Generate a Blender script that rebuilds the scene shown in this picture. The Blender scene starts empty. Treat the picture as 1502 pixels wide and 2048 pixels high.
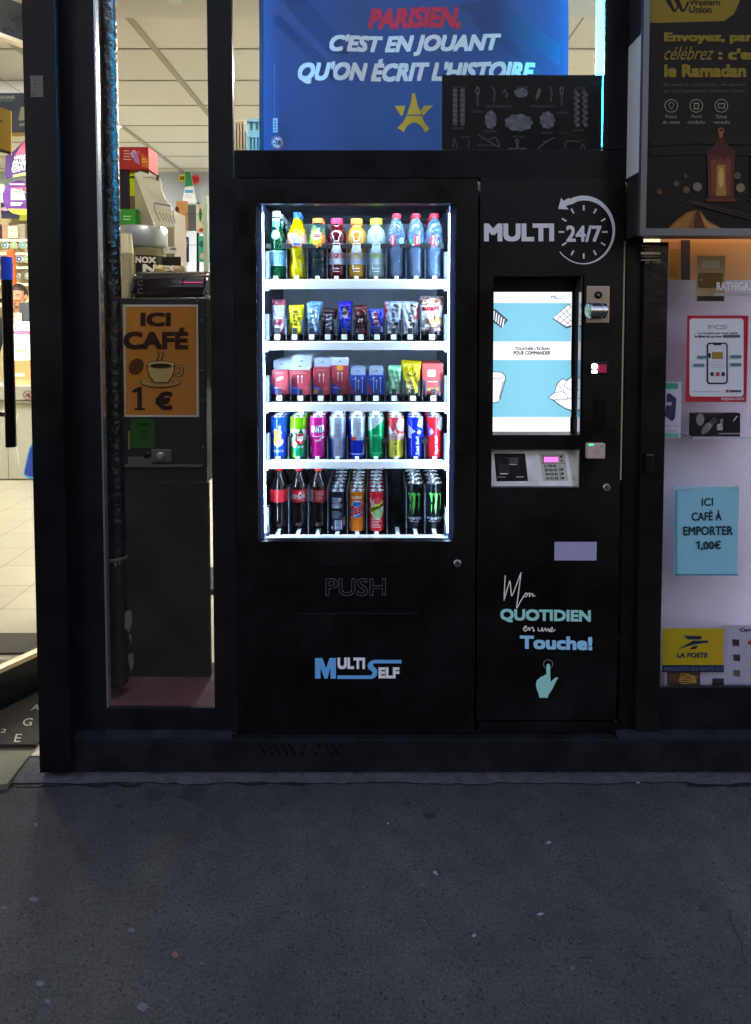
import bpy, bmesh, math, random
from mathutils import Vector, Matrix
random.seed(7)
C = bpy.context.scene.collection
scn = bpy.context.scene
R = math.radians
# ------------------------------------------------------------------ camera
F, PX0, PY0, PITCH, D, H = 1420.0, 751.0, 704.0, R(2.8), 2.34, 1.536
cam = bpy.data.cameras.new('camera'); camo = bpy.data.objects.new('camera', cam); C.objects.link(camo)
camo.location = (0, -D, H); camo.rotation_euler = (R(90)-PITCH, 0, 0)
cam.sensor_fit = 'AUTO'; cam.sensor_width = 36; cam.lens = F/2048*36
cam.shift_y = -(1024-PY0)/2048; cam.clip_end = 200; cam.clip_start = 0.05
scn.camera = camo
# ------------------------------------------------------------------ world: last light of dusk
SKY_STRENGTH, SKY_ELEV, SKY_ROT = 0.15, 5.0, 0
w = bpy.data.worlds.new('World'); scn.world = w; w.use_nodes = True
nt = w.node_tree; sky = nt.nodes.new('ShaderNodeTexSky'); sky.sky_type = 'NISHITA'; sky.sun_disc = False
sky.sun_elevation = R(SKY_ELEV); sky.sun_rotation = R(SKY_ROT)
tint = nt.nodes.new('ShaderNodeMix'); tint.data_type = 'RGBA'; tint.blend_type = 'MULTIPLY'; tint.inputs[0].default_value = 1; tint.inputs[7].default_value = (1.32, 1.0, 1.03, 1)
nt.links.new(sky.outputs[0], tint.inputs[6]); nt.links.new(tint.outputs[2], nt.nodes['Background'].inputs[0]); nt.nodes['Background'].inputs[1].default_value = SKY_STRENGTH
scn.view_settings.view_transform = 'Standard'; scn.view_settings.look = 'None'
EXPO = 2.5; EX = 2**EXPO; scn.view_settings.exposure = EXPO; scn.view_settings.gamma = 1
cy = scn.cycles
cy.use_denoising = True; cy.max_bounces = 10; cy.transparent_max_bounces = 24; cy.transmission_bounces = 8
cy.diffuse_bounces = 3; cy.glossy_bounces = 4; cy.sample_clamp_indirect = 4; cy.caustics_reflective = False; cy.caustics_refractive = False
cy.blur_glossy = 0.0
# ------------------------------------------------------------------ helpers
def at(px, py, Y):
    """world point on the plane y = Y seen at pixel (px, py) of the 1502 x 2048 photograph"""
    x = (px-PX0)/F; v = -(py-PY0)/F
    d = Vector((x, math.cos(PITCH)+v*math.sin(PITCH), -math.sin(PITCH)+v*math.cos(PITCH)))
    return Vector((0, -D, H)) + d*((Y+D)/d.y)
def lin(h):
    h = h.lstrip('#')
    c = [int(h[i:i+2], 16)/255 for i in (0, 2, 4)]
    return tuple(((x+.055)/1.055)**2.4 if x > .04045 else x/12.92 for x in c)
MC = {}
def pm(col, rough=.5, metal=0., emit=0., trans=0., ior=1.45, bump=0., bscale=60., var=0., vscale=8., coat=0., translu=0., name=None, spec=.5):
    key = (spec, col, rough, metal, emit, trans, ior, bump, bscale, var, vscale, coat, translu)
    if key in MC: return MC[key]
    m = bpy.data.materials.new(name or 'surface_%s' % str(col).strip('#')); m.use_nodes = True
    nt = m.node_tree; b = nt.nodes['Principled BSDF']; I = b.inputs
    c = lin(col) if isinstance(col, str) else col
    I['Base Color'].default_value = (*c, 1); I['Roughness'].default_value = rough; I['Metallic'].default_value = metal
    I['Transmission Weight'].default_value = trans; I['IOR'].default_value = ior; I['Coat Weight'].default_value = coat; I['Specular IOR Level'].default_value = spec
    if emit:
        I['Emission Color'].default_value = (*c, 1); I['Emission Strength'].default_value = emit/EX
    if var or bump:
        tc = nt.nodes.new('ShaderNodeTexCoord')
    if var:
        n = nt.nodes.new('ShaderNodeTexNoise'); n.inputs['Scale'].default_value = vscale; n.inputs['Detail'].default_value = 8
        n.inputs['Roughness'].default_value = .65
        nt.links.new(tc.outputs['Object'], n.inputs['Vector'])
        mr = nt.nodes.new('ShaderNodeMapRange'); mr.inputs[1].default_value = .3; mr.inputs[2].default_value = .7
        mr.inputs[3].default_value = 1-var; mr.inputs[4].default_value = 1+var
        nt.links.new(n.outputs['Fac'], mr.inputs[0])
        mx = nt.nodes.new('ShaderNodeMix'); mx.data_type = 'RGBA'; mx.blend_type = 'MULTIPLY'; mx.inputs[0].default_value = 1
        mx.inputs[6].default_value = (*c, 1); nt.links.new(mr.outputs[0], mx.inputs[7]); nt.links.new(mx.outputs[2], I['Base Color'])
        mr2 = nt.nodes.new('ShaderNodeMapRange'); mr2.inputs[1].default_value = .3; mr2.inputs[2].default_value = .7
        mr2.inputs[3].default_value = max(.03, rough*(1-var)); mr2.inputs[4].default_value = min(1, rough*(1+var))
        nt.links.new(n.outputs['Fac'], mr2.inputs[0]); nt.links.new(mr2.outputs[0], I['Roughness'])
    if bump:
        n2 = nt.nodes.new('ShaderNodeTexNoise'); n2.inputs['Scale'].default_value = bscale; n2.inputs['Detail'].default_value = 4
        nt.links.new(tc.outputs['Object'], n2.inputs['Vector'])
        bp = nt.nodes.new('ShaderNodeBump'); bp.inputs['Strength'].default_value = bump; bp.inputs['Distance'].default_value = .01
        nt.links.new(n2.outputs['Fac'], bp.inputs['Height']); nt.links.new(bp.outputs[0], I['Normal'])
    if translu:
        t = nt.nodes.new('ShaderNodeBsdfTranslucent'); t.inputs[0].default_value = (*c, 1)
        ms = nt.nodes.new('ShaderNodeMixShader'); ms.inputs[0].default_value = translu
        nt.links.new(b.outputs[0], ms.inputs[1]); nt.links.new(t.outputs[0], ms.inputs[2])
        nt.links.new(ms.outputs[0], nt.nodes['Material Output'].inputs[0])
    MC[key] = m
    return m
def glass_mat(name, tint=(1, 1, 1), rough=.0, ior=1.45, fac=None):
    m = bpy.data.materials.new(name); m.use_nodes = True; nt = m.node_tree
    for n in list(nt.nodes):
        if n.type != 'OUTPUT_MATERIAL': nt.nodes.remove(n)
    t = nt.nodes.new('ShaderNodeBsdfTransparent'); t.inputs[0].default_value = (*tint, 1)
    g = nt.nodes.new('ShaderNodeBsdfGlossy'); g.inputs['Roughness'].default_value = rough
    ms = nt.nodes.new('ShaderNodeMixShader')
    if fac is None:
        f = nt.nodes.new('ShaderNodeFresnel'); ge = nt.nodes.new('ShaderNodeNewGeometry'); mr = nt.nodes.new('ShaderNodeMapRange')
        mr.inputs[3].default_value = ior; mr.inputs[4].default_value = 1/ior      # same reflectance on both faces of a thin pane
        nt.links.new(ge.outputs['Backfacing'], mr.inputs[0]); nt.links.new(mr.outputs[0], f.inputs[0]); nt.links.new(f.outputs[0], ms.inputs[0])
    else: ms.inputs[0].default_value = fac
    nt.links.new(t.outputs[0], ms.inputs[1]); nt.links.new(g.outputs[0], ms.inputs[2])
    nt.links.new(ms.outputs[0], nt.nodes['Material Output'].inputs[0])
    return m
def wpos(o):
    p = Vector((0, 0, 0))
    while o is not None: p += Vector(o.location); o = o.parent
    return p
def obj(name, bm, mats, parent=None, smooth=None, local=False):
    """link bm (world coordinates) as ONE mesh object, as a child of parent when given"""
    if parent is not None and not local: bm.transform(Matrix.Translation(-wpos(parent)))
    me = bpy.data.meshes.new(name)
    if smooth: 
        for f in bm.faces: f.smooth = True
    bm.to_mesh(me); bm.free()
    if smooth: me.set_sharp_from_angle(angle=R(smooth))
    for m in (mats if isinstance(mats, (list, tuple)) else [mats]): me.materials.append(m)
    o = bpy.data.objects.new(name, me); C.objects.link(o)
    if parent is not None: o.parent = parent
    return o
def tag(o, label, cat, group=None):
    o['label'] = label; o['category'] = cat
    if group: o['group'] = group
    return o
def thing(name, label, cat, loc=(0, 0, 0), group=None):
    o = bpy.data.objects.new(name, None); C.objects.link(o); o.location = loc; o.empty_display_size = .05
    return tag(o, label, cat, group)
def struct(name, bm, m):
    o = obj(name, bm, m); o['kind'] = 'structure'; return o
def dup(root, loc, label, group=None, rotz=0, rot=None):
    r = root.copy(); C.objects.link(r); r.location = loc; r.rotation_euler = rot or (0, 0, rotz); r['label'] = label
    if group: r['group'] = group
    for ch in list(root.children):
        c = ch.copy(); C.objects.link(c); c.parent = r
        for g in list(ch.children):
            d = g.copy(); C.objects.link(d); d.parent = c
    return r
def B(): return bmesh.new()
def box(bm, p0, p1, mi=0, bev=0.):
    x0, y0, z0 = (min(a, b) for a, b in zip(p0, p1)); x1, y1, z1 = (max(a, b) for a, b in zip(p0, p1))
    t = bmesh.new() if bev else bm
    v = [t.verts.new(p) for p in ((x0, y0, z0), (x1, y0, z0), (x1, y1, z0), (x0, y1, z0), (x0, y0, z1), (x1, y0, z1), (x1, y1, z1), (x0, y1, z1))]
    for q in ((0, 3, 2, 1), (4, 5, 6, 7), (0, 1, 5, 4), (1, 2, 6, 5), (2, 3, 7, 6), (3, 0, 4, 7)):
        t.faces.new([v[i] for i in q]).material_index = mi
    if bev:
        bmesh.ops.bevel(t, geom=list(t.edges), offset=bev, segments=2, affect='EDGES', profile=.5)
        for f in t.faces: f.material_index = mi
        merge(bm, t)
def merge(bm, t, M=None):
    if M is not None: t.transform(M)
    vm = {v: bm.verts.new(v.co) for v in t.verts}
    for f in t.faces:
        try: n = bm.faces.new([vm[v] for v in f.verts]); n.material_index = f.material_index; n.smooth = f.smooth
        except ValueError: pass
    t.free()
def bpx(bm, x0, y0, x1, y1, Yf, Yb, mi=0, bev=0.):
    """box whose front face (plane y=Yf) spans the pixels given"""
    a = at(x0, (y0+y1)/2, Yf); b = at(x1, (y0+y1)/2, Yf); t = at((x0+x1)/2, y0, Yf); u = at((x0+x1)/2, y1, Yf)
    box(bm, (a.x, Yf, u.z), (b.x, Yb, t.z), mi, bev)
def lathe(bm, prof, n=32, mi=0, c=(0, 0, 0), mis=None, cap0=True, cap1=True):
    rings = []
    for r, z in prof:
        rings.append([bm.verts.new((c[0]+r*math.sin(2*math.pi*k/n), c[1]-r*math.cos(2*math.pi*k/n), c[2]+z)) for k in range(n)])
    for i in range(len(rings)-1):
        for k in range(n):
            f = bm.faces.new((rings[i][k], rings[i][(k+1) % n], rings[i+1][(k+1) % n], rings[i+1][k])); f.material_index = mis[i] if mis else mi
    if cap0: bm.faces.new(list(reversed(rings[0]))).material_index = mis[0] if mis else mi
    if cap1: bm.faces.new(rings[-1]).material_index = mis[-1] if mis else mi
def tube(bm, pts, r, n=8, mi=0):
    pts = [Vector(p) for p in pts]; rings = []
    for i, p in enumerate(pts):
        d = (pts[min(i+1, len(pts)-1)]-pts[max(i-1, 0)]).normalized()
        a = d.orthogonal().normalized() if i == 0 else (pa - d*pa.dot(d)).normalized()
        pa = a; b = d.cross(a); rr = r[i] if isinstance(r, (list, tuple)) else r
        rings.append([bm.verts.new(p+(a*math.cos(2*math.pi*k/n)+b*math.sin(2*math.pi*k/n))*rr) for k in range(n)])
    for i in range(len(rings)-1):
        for k in range(n): bm.faces.new((rings[i][k], rings[i][(k+1) % n], rings[i+1][(k+1) % n], rings[i+1][k])).material_index = mi
    bm.faces.new(list(reversed(rings[0]))).material_index = mi; bm.faces.new(rings[-1]).material_index = mi
def disc(bm, c, r, t, axis='Y', n=28, mi=0, bev=0.):
    """short cylinder: front face at c, going back by t along +axis"""
    tb = bmesh.new(); b = bev or 0
    lathe(tb, ([(r-b, 0), (r, b)] if b else [(r, 0)])+[(r, t)], n, mi)
    if axis == 'Y': M = Matrix.Rotation(R(-90), 4, 'X')
    elif axis == 'X': M = Matrix.Rotation(R(90), 4, 'Y')
    else: M = Matrix.Identity(4)
    merge(bm, tb, Matrix.Translation(c) @ M)
def prism(bm, yz, x0, x1, mi=0):
    A = [bm.verts.new((x0, y, z)) for y, z in yz]; Z = [bm.verts.new((x1, y, z)) for y, z in yz]; n = len(yz)
    fs = [bm.faces.new(list(reversed(A))), bm.faces.new(Z)]+[bm.faces.new((A[i], A[(i+1) % n], Z[(i+1) % n], Z[i])) for i in range(n)]
    for f in fs: f.material_index = mi
# ------------------------------------------------------------------ flat artwork (print, lettering)
TC = {}
def text_mesh(s, bold=0., shear=0., outline=0.):
    k = (s, bold, shear, outline)
    if k not in TC:
        c = bpy.data.curves.new('lettering', 'FONT'); c.body = s; c.offset = bold; c.resolution_u = 3
        if outline: c.fill_mode = 'NONE'; c.bevel_depth = outline; c.bevel_resolution = 0
        o = bpy.data.objects.new('lettering', c); C.objects.link(o)
        dg = bpy.context.evaluated_depsgraph_get(); dg.update(); e = o.evaluated_get(dg); m = e.to_mesh()
        V = [(v.co.x+shear*v.co.y, v.co.y) for v in m.vertices]; P = [tuple(p.vertices) for p in m.polygons]
        e.to_mesh_clear(); bpy.data.objects.remove(o); bpy.data.curves.remove(c)
        xs = [a for a, _ in V] or [0, 1]; ys = [b for _, b in V] or [0, 1]
        x0, x1, y0, y1 = min(xs), max(xs), min(ys), max(ys)
        TC[k] = ([((a-x0)/max(1e-6, x1-x0), (b-y0)/max(1e-6, y1-y0)) for a, b in V], P, x1-x0, y1-y0)
    return TC[k]
def spline(pts, n=6):
    if len(pts) < 3: return [tuple(p) for p in pts]
    out = []; P = [pts[0]]+list(pts)+[pts[-1]]
    for i in range(1, len(P)-2):
        for k in range(n):
            t = k/n; out.append(tuple(.5*(2*P[i][j]+(P[i+1][j]-P[i-1][j])*t+(2*P[i-1][j]-5*P[i][j]+4*P[i+1][j]-P[i+2][j])*t*t+(3*P[i][j]-P[i-1][j]-3*P[i+1][j]+P[i+2][j])*t**3) for j in (0, 1)))
    return out+[tuple(pts[-1])]
class Art:
    """2-D shapes stacked in thin layers; y grows DOWN as in pixels unless up=True"""
    def __init__(s, up=False): s.L = []; s.up = up
    def add(s, V, P, col): s.L.append((V, P, col)); return s
    def poly(s, pts, col): return s.add(list(pts), [tuple(range(len(pts)))], col)
    def rect(s, x0, y0, x1, y1, col): return s.poly([(x0, y0), (x1, y0), (x1, y1), (x0, y1)], col)
    def rrect(s, x0, y0, x1, y1, r, col):
        p = []
        for cx, cy_, a0 in ((x1-r, y0+r, -90), (x1-r, y1-r, 0), (x0+r, y1-r, 90), (x0+r, y0+r, 180)):
            for k in range(5): a = R(a0+22.5*k); p.append((cx+r*math.cos(a), cy_+r*math.sin(a)))
        return s.poly(p, col)
    def ell(s, cx, cy_, rx, ry, col, rot=0, n=24):
        c, q = math.cos(R(rot)), math.sin(R(rot)); p = []
        for k in range(n):
            a, b = rx*math.cos(2*math.pi*k/n), ry*math.sin(2*math.pi*k/n); p.append((cx+a*c-b*q, cy_+a*q+b*c))
        return s.poly(p, col)
    def ring(s, cx, cy_, r0, r1, col, a0=0, a1=360, n=32, ry=1., w1=None):
        V = []; P = []
        for k in range(n+1):
            a = R(a0+(a1-a0)*k/n); f = k/n; ra = r0 if w1 is None else r1-(r1-r0)*(1-f)-w1*f
            V += [(cx+ra*math.cos(a), cy_+ra*math.sin(a)*ry), (cx+r1*math.cos(a), cy_+r1*math.sin(a)*ry)]
            if k: P.append((2*k-2, 2*k-1, 2*k+1, 2*k))
        return s.add(V, P, col)
    def stroke(s, pts, w, col, smooth=True):
        p = spline(pts) if smooth else [tuple(q) for q in pts]; V = []; P = []
        for i, q in enumerate(p):
            a = p[max(i-1, 0)]; b = p[min(i+1, len(p)-1)]; dx, dy = b[0]-a[0], b[1]-a[1]; l = math.hypot(dx, dy) or 1
            ww = w[0]+(w[1]-w[0])*i/max(1, len(p)-1) if isinstance(w, tuple) else w
            V += [(q[0]-dy/l*ww/2, q[1]+dx/l*ww/2), (q[0]+dy/l*ww/2, q[1]-dx/l*ww/2)]
            if i: P.append((2*i-2, 2*i-1, 2*i+1, 2*i))
        return s.add(V, P, col)
    def text(s, t, x0, y0, x1, y1, col, bold=0., shear=0., rot=0, skew=0., outline=0.):
        V, P, tw, th = text_mesh(t, 0., shear, outline); out = []
        if bold >= .015 and not outline:                      # heavy letters: four strikes, a little apart each way
            sx_, sy_ = ((x1-x0)/tw, (y1-y0)/th) if not rot else ((x1-x0)/th, (y1-y0)/tw)
            q = min(bold, .045); dx_, dy_ = q*sx_, q*sy_
            for ex, ey in ((-1, -1), (1, -1), (0, 0), (-1, 1), (1, 1)): s.text(t, x0+dx_*(1+ex), y0+dy_*(1+ey), x1-dx_*(1-ex), y1-dy_*(1-ey), col, 0., shear, rot, skew)
            return s
        for a, b in V:
            if rot == 90: a, b = b, 1-a                # reads downwards
            elif rot == -90: a, b = 1-b, a             # reads upwards
            yy = (y0+(1-b)*(y1-y0)) if not s.up else (y0+b*(y1-y0))
            if rot and s.up: yy = y0+b*(y1-y0)
            out.append((x0+a*(x1-x0), yy+skew*(a-.5)))
        return s.add(out, P, col)
    def lines(s, x0, y0, x1, y1, n, col, f=.5):
        for k in range(n):
            y = y0+(y1-y0)*(k+.25)/n; h = (y1-y0)/n*f
            s.rect(x0, y, x0+(x1-x0)*random.uniform(.7, 1), y+h, col)
        return s
    def barcode(s, x0, y0, x1, y1, col='#111111', bg='#e8e8e8', n=9, vert=False):
        s.rect(x0, y0, x1, y1, bg)
        V = []; P = []
        for k in range(n):
            if vert: q = [(x0+(x1-x0)*.1, y0+(y1-y0)*(k+.2)/n), (x1-(x1-x0)*.1, y0+(y1-y0)*(k+.2)/n), (x1-(x1-x0)*.1, y0+(y1-y0)*(k+.65)/n), (x0+(x1-x0)*.1, y0+(y1-y0)*(k+.65)/n)]
            else: q = [(x0+(x1-x0)*(k+.2)/n, y0+(y1-y0)*.1), (x0+(x1-x0)*(k+.65)/n, y0+(y1-y0)*.1), (x0+(x1-x0)*(k+.65)/n, y1-(y1-y0)*.1), (x0+(x1-x0)*(k+.2)/n, y1-(y1-y0)*.1)]
            i = len(V); V += q; P.append((i, i+1, i+2, i+3))
        return s.add(V, P, col)
    def emit_into(s, bm, fn, mats, mk, cut=None, eps=.00022):
        """fn(u, v, offset) -> world point; mk(col) -> material; appends to mats and bm"""
        eps = min(eps, .005/max(1, len(s.L)))
        for k, (V, P, col) in enumerate(s.L):
            m = mk(col)
            if m not in mats: mats.append(m)
            mi = mats.index(m); t = bmesh.new()
            vs = [t.verts.new((a, b, 0)) for a, b in V]
            for p in P:
                try: t.faces.new([vs[i] for i in p])
                except ValueError: pass
            if cut:
                xs = [a for a, _ in V]; ys = [b for _, b in V]
                for ax, lo, hi in ((0, min(xs), max(xs)), (1, min(ys), max(ys))):
                    st = cut[ax]
                    if not st: continue
                    q = math.ceil(lo/st)*st
                    while q < hi:
                        co = (q, 0, 0) if ax == 0 else (0, q, 0); no = (1, 0, 0) if ax == 0 else (0, 1, 0)
                        bmesh.ops.bisect_plane(t, geom=list(t.verts)+list(t.edges)+list(t.faces), dist=1e-5, plane_co=co, plane_no=no); q += st
            for i, v in enumerate(t.verts): v.co = fn(v.co.x, v.co.y, (k+1)*eps)
            for f in t.faces: f.material_index = mi
            merge(bm, t)
        return mats
def paper(c): return pm(c, .6, spec=.22)
def thin_paper(c): return pm(c, .55, translu=.5)
def gloss(c): return pm(c, .25)
def flat(Y): return lambda u, v, o: at(u, v, Y)-Vector((0, o, 0))
def art_obj(name, art, Y, mk=paper, parent=None):
    bm = B(); ms = art.emit_into(bm, flat(Y), [], mk); return obj(name, bm, ms, parent)
def sheet(name, art, x0, y0, x1, y1, Y, base, label, cat, mk=paper, thick=.001, group=None):
    """a poster: thin sheet with its print, one mesh"""
    bm = B(); bpx(bm, x0, y0, x1, y1, Y, Y+thick); ms = art.emit_into(bm, flat(Y), [mk(base)], mk)
    return tag(obj(name, bm, ms), label, cat, group)
ORD = ['front', 'second', 'third', 'fourth', 'fifth', 'sixth', 'seventh', 'eighth', 'ninth', 'tenth']
# ------------------------------------------------------------------ ground
def gp(px, py, z=0.):
    x = (px-PX0)/F; v = -(py-PY0)/F
    d = Vector((x, math.cos(PITCH)+v*math.sin(PITCH), -math.sin(PITCH)+v*math.cos(PITCH)))
    return Vector((0, -D, H))+d*((z-H)/d.z)
def asphalt():
    m = bpy.data.materials.new('asphalt'); m.use_nodes = True; nt = m.node_tree; N = nt.nodes.new; L = nt.links.new
    b = nt.nodes['Principled BSDF']; tc = N('ShaderNodeTexCoord')
    def noise(s, d=4, r=.6):
        n = N('ShaderNodeTexNoise'); n.inputs['Scale'].default_value = s; n.inputs['Detail'].default_value = d; n.inputs['Roughness'].default_value = r
        L(tc.outputs['Object'], n.inputs['Vector']); return n.outputs['Fac']
    def ramp(src, a, b_, va, vb):
        r = N('ShaderNodeMapRange'); r.inputs[1].default_value = a; r.inputs[2].default_value = b_; r.inputs[3].default_value = va; r.inputs[4].default_value = vb
        L(src, r.inputs[0]); return r.outputs[0]
    def mth(op, a, b_):
        n = N('ShaderNodeMath'); n.operation = op
        for i, q in enumerate((a, b_)):
            if isinstance(q, (int, float)): n.inputs[i].default_value = q
            else: L(q, n.inputs[i])
        return n.outputs[0]
    def spots(scale, rad, keep):
        v = N('ShaderNodeTexVoronoi'); v.inputs['Scale'].default_value = scale; L(tc.outputs['Object'], v.inputs['Vector'])
        s = ramp(v.outputs['Distance'], rad*.6, rad, 1, 0)
        sep = N('ShaderNodeSeparateColor'); L(v.outputs['Color'], sep.inputs[0])
        k = ramp(sep.outputs[0], keep, keep+.02, 1, 0); return mth('MULTIPLY', s, k)
    big = ramp(noise(1.3, 6), .3, .7, .74, 1.24); mid = ramp(noise(11, 8, .75), .3, .7, .74, 1.24); fine = ramp(noise(135, 5, .8), .32, .68, .35, 1.65)
    k = mth('MULTIPLY', mth('MULTIPLY', big, mid), fine)
    dark = spots(84, .30, .30); dark2 = spots(46, .2, .14); white = spots(120, .2, .06); white2 = spots(40, .1, .05)
    k = mth('MULTIPLY', k, mth('SUBTRACT', 1, mth('MULTIPLY', mth('MAXIMUM', dark, dark2), .75)))
    k = mth('ADD', k, mth('MULTIPLY', mth('MAXIMUM', white, white2), 2.0))
    mx = N('ShaderNodeMix'); mx.data_type = 'RGBA'; mx.blend_type = 'MULTIPLY'; mx.inputs[0].default_value = 1
    mx.inputs[6].default_value = (.047, .045, .047, 1); L(k, mx.inputs[7]); L(mx.outputs[2], b.inputs['Base Color'])
    b.inputs['Roughness'].default_value = .75; b.inputs['Specular IOR Level'].default_value = .3
    bp = N('ShaderNodeBump'); bp.inputs['Strength'].default_value = .55; bp.inputs['Distance'].default_value = .006
    L(mth('SUBTRACT', noise(160, 4, .7), mth('MULTIPLY', dark, .6)), bp.inputs['Height']); L(bp.outputs[0], b.inputs['Normal'])
    return m
ASPH = asphalt()
bm = B()
for (x0, y0, x1, y1) in ((-60, -60, 60, .3),):
    bm.faces.new([bm.verts.new(p) for p in ((x0, y0, 0), (x1, y0, 0), (x1, y1, 0), (x0, y1, 0))])
gm = Art()
def blob(cx, cy_, rx, ry, col, n=22, j=.16):
    gm.poly([(cx+rx*random.uniform(1-j, 1+j)*math.cos(2*math.pi*k/n), cy_+ry*random.uniform(1-j, 1+j)*math.sin(2*math.pi*k/n)) for k in range(n)], col)
for q in ((308, 1590, 20, 13), (385, 1587, 29, 13), (238, 1611, 10, 4), (860, 1632, 14, 6), (815, 1607, 6, 4), (402, 1630, 7, 3), (1412, 1814, 13, 8), (300, 1612, 9, 2)): blob(*q, '#29282c', 26, .3)
for q in ((262, 1861, 9, 5), (68, 1799, 12, 6), (8, 1816, 8, 3), (95, 2003, 7, 6), (80, 1968, 10, 8), (285, 2014, 13, 11), (174, 1805, 3, 2), (404, 1928, 4, 3), (72, 1650, 5, 4), (72, 1878, 3, 2), (1445, 1768, 3, 3), (1145, 1937, 6, 5)): blob(q[0], q[1], q[2]*.8, q[3]*.8, '#58585e')
blob(350, 1910, 6, 6, '#7a4a46')
for pts in ([(1458, 1820), (1464, 1850), (1480, 1880), (1490, 1930)], [(1265, 1905), (1285, 1917), (1310, 1918)], [(1155, 1916), (1185, 1915)], [(62, 2048), (75, 2020)]):
    gm.stroke(pts, 2.2, '#1c1b1d')
def crack(x0, x1, yy, amp, w):
    p = []; x = x0
    while x < x1: p.append((x, yy+random.uniform(-amp, amp))); x += random.uniform(9, 26)
    if len(p) > 2: gm.stroke(p, w, '#121114', smooth=False)
for q in ((20, 130, 1572, 2, 4), (120, 300, 1570, 4, 5), (340, 430, 1567, 2, 4), (470, 640, 1568, 3, 3), (640, 850, 1564, 2, 4), (960, 1100, 1558, 3, 6), (1180, 1340, 1561, 3, 5), (1375, 1520, 1571, 2, 6)): crack(*q)
ms = gm.emit_into(bm, lambda u, v, o: gp(u, v, .0005)+Vector((0, 0, o*.5)), [ASPH], lambda c: pm(c, .7, var=.25, vscale=60))
struct('pavement', bm, ms)
# worn mortar strip against the shop front
bm = B(); n = 90; row = []
for k in range(n+1):
    x = -1.35+k*3.1/n; f = -.075+.004*math.sin(k*.5)+random.uniform(-.005, .005)
    row.append([bm.verts.new((x, .05, .012)), bm.verts.new((x, f+.03, .011)), bm.verts.new((x, f, .0055))])
for a, b in zip(row, row[1:]):
    for i in (0, 1): bm.faces.new((a[i], a[i+1], b[i+1], b[i]))
struct('mortar_strip', bm, pm('#454349', .75, var=.35, vscale=22, bump=.6, bscale=90))
bm = B(); box(bm, (-1.95, -.10, 0), (-1.2, .05, .018)); box(bm, (-1.95, .05, 0), (-1.2, .75, .014))
struct('threshold', bm, pm('#66624f', .75, var=.3, vscale=20, bump=.3, bscale=80))
for i, (px, py, s, a) in enumerate(((1097, 1686, .011, .3), (871, 1747, .012, 2.2), (1081, 1829, .009, .1), (948, 1872, .007, .5), (1277, 1566, .008, 0), (776, 1647, .006, 1.))):
    bm = B(); t = bmesh.new(); c = gp(px, py, .004); r1 = [t.verts.new((s*random.uniform(.6, 1.2)*math.cos(k*1.05), s*.5*random.uniform(.6, 1.2)*math.sin(k*1.05), .0015*(k % 2))) for k in range(6)]
    t.faces.new(r1); q = bmesh.ops.extrude_face_region(t, geom=list(t.faces)); bmesh.ops.translate(t, vec=(0, 0, .0012), verts=[v for v in q['geom'] if isinstance(v, bmesh.types.BMVert)])
    merge(bm, t, Matrix.Translation(c) @ Matrix.Rotation(a, 4, 'Z'))
    tag(obj('paper_scrap', bm, pm('#8a898e', .8)), ('torn pale scrap of paper lying on the asphalt below the control panel', 'small bent pale scrap on the asphalt below the snack window', 'flat pale scrap lying farther out on the asphalt', 'tiny pale fleck of litter in the open pavement', 'pale crumb of litter against the shop front base', 'round pale fleck on the asphalt near the shop front')[i], 'litter', 'litter on the pavement')
# ------------------------------------------------------------------ shop room
BLK = pm('#0b0c0f', .4, var=.3, vscale=5, bump=.05, bscale=140, spec=.22); BLK2 = pm('#101318', .45, var=.3, vscale=6, bump=.06, bscale=120, spec=.25)
MBK = pm('#08080a', .42, var=.55, vscale=3.2, bump=.08, bscale=220, spec=.3); ALU = pm('#b9bcc2', .3, .85)
ALUD = pm('#6d7078', .35, .8)
GLASS = glass_mat('window_glass', (.97, .98, .98), 0, 1.5)
RX0, RX1, RY0, RY1, RZ = -5.4, 2.6, .06, 5.5, 3.12
def floor_tiles():
    m = bpy.data.materials.new('cream_floor_tiles'); m.use_nodes = True; nt = m.node_tree; b = nt.nodes['Principled BSDF']
    tc = nt.nodes.new('ShaderNodeTexCoord'); br = nt.nodes.new('ShaderNodeTexBrick'); br.offset = 0; br.squash = 1
    for k, v in (('Scale', 1), ('Brick Width', .326), ('Row Height', .326), ('Mortar Size', .0035), ('Bias', 0)): br.inputs[k].default_value = v
    br.inputs['Color1'].default_value = (.37, .33, .235, 1); br.inputs['Color2'].default_value = (.34, .305, .215, 1); br.inputs['Mortar'].default_value = (.18, .14, .09, 1)
    nt.links.new(tc.outputs['Object'], br.inputs[0]); nt.links.new(br.outputs[0], b.inputs['Base Color']); b.inputs['Roughness'].default_value = .3
    return m
bm = B(); box(bm, (RX0, .75, -.1), (RX1, RY1, .012)); box(bm, (-1.2, .06, -.1), (RX1, .75, .012)); struct('shop_floor', bm, floor_tiles())
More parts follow.
